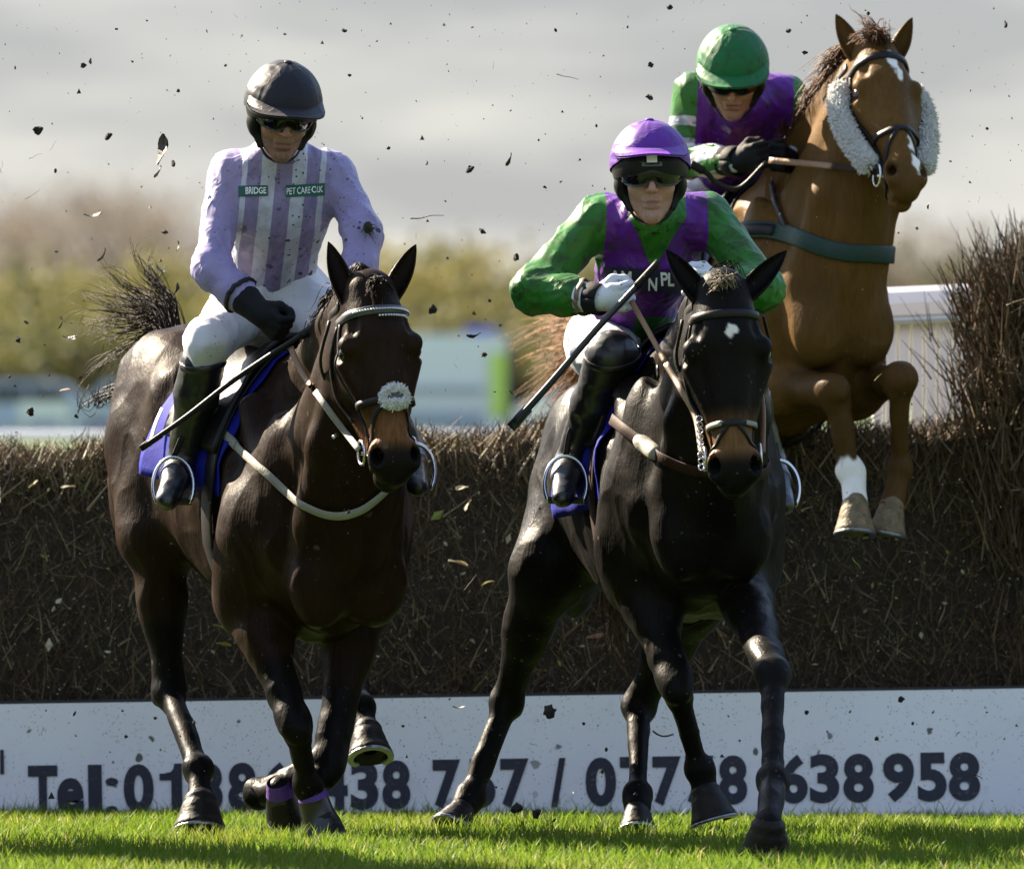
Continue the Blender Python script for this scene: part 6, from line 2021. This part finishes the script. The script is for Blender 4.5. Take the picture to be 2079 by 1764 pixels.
# the large pieces, each where the photograph shows it
for a in (('l', 332, 305, 54, 'largest dark leaf strip flying upright left of the left jockey', None, 78),
          ('l', 323, 350, 24, 'dark torn leaf just below the largest flying leaf strip', None, 60),
          ('c', 352, 332, 15, 'dark clod right beside the largest flying leaf strip', None),
          ('c', 78, 265, 20, 'dark clod flying highest near the left edge above the trees', None),
          ('c', 220, 277, 18, 'ragged dark clod flying left of the lilac jockey at cap height', None),
          ('t', 70, 315, 24, 'short bent twig flying near the left edge of the sky', None, 30),
          ('l', 189, 440, 30, 'flat dark leaf flying in front of the far left bare trees', None, 5),
          ('t', 68, 398, 30, 'forked twig flying just above the far left tree tops', None, 20),
          ('l', 211, 520, 26, 'triangular dark leaf flying above the raised horse tail', None, 60),
          ('l', 322, 548, 22, 'curled dark leaf flying right of the raised horse tail', None, -40),
          ('l', 361, 588, 22, 'dark leaf scrap flying beside the lilac jockey elbow', None, 70),
          ('l', 364, 500, 18, 'dark scrap flying left of the lilac sleeve', None, 80),
          ('l', 126, 656, 22, 'narrow dark leaf flying left of the raised tail', None, 80),
          ('l', 143, 688, 26, 'dark leaf with pale edge flying at the tip of the raised tail', None, 0),
          ('b', 130, 792, 22, 'small brown leaf flying over the far parked cars', None, 10),
          ('c', 62, 836, 16, 'dark clod flying in front of the low white barrier', None),
          ('c', 953, 345, 18, 'dark clod flying midway between the two leading jockeys', None),
          ('l', 1036, 325, 24, 'hooked dark leaf flying left of the purple cap', None, 70),
          ('t', 1150, 160, 38, 'thin bent twig flying high over the purple cap', None, -25),
          ('c', 1318, 198, 18, 'spiky dark clod flying just above the purple cap', None),
          ('t', 865, 435, 56, 'long straight twig flying between the two leading jockeys', None, 15),
          ('c', 979, 470, 14, 'small dark clod flying above the far trees between the jockeys', None),
          ('c', 1048, 523, 16, 'dark clod flying left of the middle jockey shoulder', None),
          ('c', 878, 628, 18, 'dark clod flying right of the left horse ear', None),
          ('c', 800, 545, 14, 'small clod between the ears of the left horse and the sky', None),
          ('l', 963, 684, 26, 'dark leaf flying at the roof line of the far van', None, 15),
          ('l', 1040, 800, 16, 'dark leaf scrap flying right of the far van', None, -30),
          ('c', 2042, 52, 14, 'dark clod flying in the top right corner of the sky', None),
          ('c', 1360, 15, 18, 'dark clod flying at the top edge above the green cap', None),
          ('c', 1763, 28, 9, 'tiny clod flying between the chestnut ears', None),
          ('c', 362, 185, 8, 'small dark clod flying level with the black cap', None),
          ('c', 578, 70, 8, 'small dark clod flying right above the black cap', None),
          ('c', 1128, 62, 8, 'small dark clod flying high in the middle of the sky', None),
          ('c', 1830, 1420, 14, 'dark clod flying in front of the white board at the right', None),
          ('c', 1115, 1444, 26, 'flat dark clod flying in front of the white board in the middle', None),
          ('l', 932, 1437, 22, 'dark leaf flying in front of the white board right of the left horse', None, 0),
          ('l', 1345, 1495, 36, 'curled brown leaf flying before the board between the dark legs', None, -8),
          ('c', 1050, 1640, 26, 'clod thrown up from the grass right of the slash mark', None),
          ('c', 835, 1690, 24, 'clod thrown up from the grass in front of the left horse', None),
          ('c', 1090, 1650, 22, 'clod hanging over the grass behind the middle horse', None),
          ('p', 930, 1142, 34, 'pale grey leaf fluttering before the dark fence between the horses', None, -15),
          ('t', 955, 1182, 36, 'pale stalk fluttering before the dark fence between the horses', None, 50),
          ('y', 990, 1182, 22, 'yellow leaf fluttering before the dark fence between the horses', None, 20),
          ('y', 448, 1272, 28, 'upper yellow leaf before the fence beside the left horse belly', None, -20),
          ('y', 454, 1308, 26, 'lower yellow leaf before the fence beside the left horse belly', None, -10),
          ('b', 1212, 1292, 36, 'brown leaf fluttering before the fence beside the dark horse thigh', None, 10),
          ('p', 938, 990, 22, 'pale leaf before the fence right of the left horse muzzle', None, 10),
          ('p', 950, 1025, 22, 'torn pale leaf below another right of the left horse muzzle', None, 60),
          ('p', 68, 983, 20, 'pale leaf caught high on the fence at the far left', None, 40),
          ('p', 138, 988, 24, 'broad pale leaf caught high on the fence left of the rump', None, 5),
          ('b', 1985, 1575, 18, 'blurred brown leaf over the last digit of the board', None, -20),
          ('g', 1782, 765, 18, 'bright grass blade flying before the chestnut chest', None, 50),
          ('g', 1738, 1145, 24, 'bright grass blade flying below the chestnut hooves', None, -60)):
    fly(a[0], a[1], a[2], a[3] * 1.2, a[4], a[5], a[6] if len(a) > 6 else None, 35.5 if 900 < a[2] < 1400 and a[0] in 'pyb' else None)
# tuft on the left jockey's sleeve
t = thing('turf_tuft', 'tuft of torn turf stuck to the left jockey upper sleeve', 'turf', tuple(D(748, 466, 32.98)))
n = 70
b_ = np.tile(D(748, 464, 32.99), (n, 1)) + rng.normal(0, .006, (n, 3))
v, f, r = twigs(n, b_, np.stack([rng.normal(.25, .5, n), rng.normal(-.6, .4, n), rng.normal(-.5, .6, n)], 1), rng.uniform(.015, .04, n), np.full(n, .0012), 3, .3)
obj('grass_fibres', v, f, m_clodg, t, smooth=False)
MB().ball(D(747, 462, 33.0), (.014, .012, .018), None, 8, 6).build('earth', m_clod, t)
# small scattered clods that nothing tells apart
spots = [(26, 140), (60, 100), (120, 60), (165, 128), (186, 122), (273, 131), (240, 60), (300, 40), (103, 292), (108, 343), (6, 340), (40, 470), (96, 700), (48, 655), (41, 690), (110, 505), (150, 650), (280, 230), (300, 420),
         (322, 640), (330, 470), (420, 60), (455, 130), (480, 30), (700, 60), (710, 150), (735, 240), (770, 90), (790, 300), (850, 210), (872, 330), (905, 140), (930, 250), (960, 60), (1000, 130), (1040, 220), (1090, 290),
         (1110, 380), (1140, 372), (1180, 330), (1205, 250), (1230, 110), (1275, 60), (1320, 130), (1390, 35), (1600, 60), (1640, 110), (1950, 60), (1967, 180), (2000, 260), (1930, 330), (1990, 400), (1860, 466), (1880, 420),
         (960, 560), (990, 610), (1015, 660), (930, 740), (980, 720), (905, 790), (1000, 790), (950, 830), (30, 880), (70, 870), (165, 770), (20, 760), (90, 800), (150, 840), (880, 560), (905, 520), (1010, 440), (910, 410), (850, 480),
         (250, 1440), (150, 1450), (90, 1480), (260, 1500), (320, 1460), (700, 1440), (820, 1470), (870, 1520), (1000, 1480), (1080, 1510), (1180, 1470), (1230, 1520), (1300, 1440), (1480, 1450), (1500, 1500), (1640, 1450), (1680, 1490),
         (1720, 1440), (1780, 1500), (1850, 1470), (1900, 1440), (1940, 1490), (2000, 1450), (2040, 1500), (1010, 1600), (1170, 1610), (1220, 1570), (880, 1640), (960, 1660), (1120, 1660), (1240, 1640)]
for (x, y) in spots:
    sz = random.choice((6, 7, 8, 9, 11, 14))
    k = 'c' if random.random() < .65 else ('t' if random.random() < .4 else 'l')
    lab, gr = {'c': ('small dark clod of earth thrown up by the hooves', 'small flying clods'), 't': ('small dark twig thrown up by the hooves', 'small flying twigs'), 'l': ('small dark leaf scrap thrown up by the hooves', 'small flying leaf scraps')}[k]
    fly(k, x + random.uniform(-6, 6), y + random.uniform(-6, 6), sz * (1.8 if k == 't' else 1), lab, gr)
# dust-like crumbs
n = 1700
c = np.array([D(rng.uniform(0, 2079), rng.uniform(0, 1650) ** 1.0, rng.uniform(31.8, 35.2)) for _ in range(n)])
sz = rng.lognormal(0, .55, n)[:, None] * .0018
tet = np.array([(1, 0, -.6), (-.6, .8, -.5), (-.5, -.9, -.4), (.1, .1, 1)])
v = (c[:, None, :] + tet[None] * sz[:, None, :] * rng.uniform(.5, 1.4, (n, 4, 1))).reshape(-1, 3)
b = np.arange(n) * 4
f = np.concatenate([np.stack([b + i, b + j, b + k], 1) for (i, j, k) in ((0, 2, 1), (0, 1, 3), (1, 2, 3), (2, 0, 3))])
o = obj('flying_crumbs', v, f, m_clod, smooth=False); o['kind'] = 'stuff'; o['label'] = 'fine crumbs of earth in the air around the horses'; o['category'] = 'crumbs'

# ================================================================ a fourth runner just out of the picture at the left
def copy_tree(o, parent=None, shift=None):
    c = o.copy(); C.objects.link(c); c.parent = parent
    if parent is None:
        c.location = Vector(o.location) + Vector(shift)
    for ch in list(o.children):
        copy_tree(ch, c)
    return c
SH = (-1.235, -0.90, 0.0)
tops = [o for o in C.objects if o.parent is None and 'category' in o.keys()]
for src, lab in ((H1['o'], 'dark racehorse almost wholly out of the picture at the left edge'), (J1['o'], 'jockey out of the picture on the runner at the left edge')):
    copy_tree(src, None, SH)['label'] = lab
for o in tops:
    if o.name.startswith('saddle') and 'left horse' in o['label']:
        copy_tree(o, None, SH)['label'] = 'saddle of the runner at the left edge whose stirrup iron just shows'
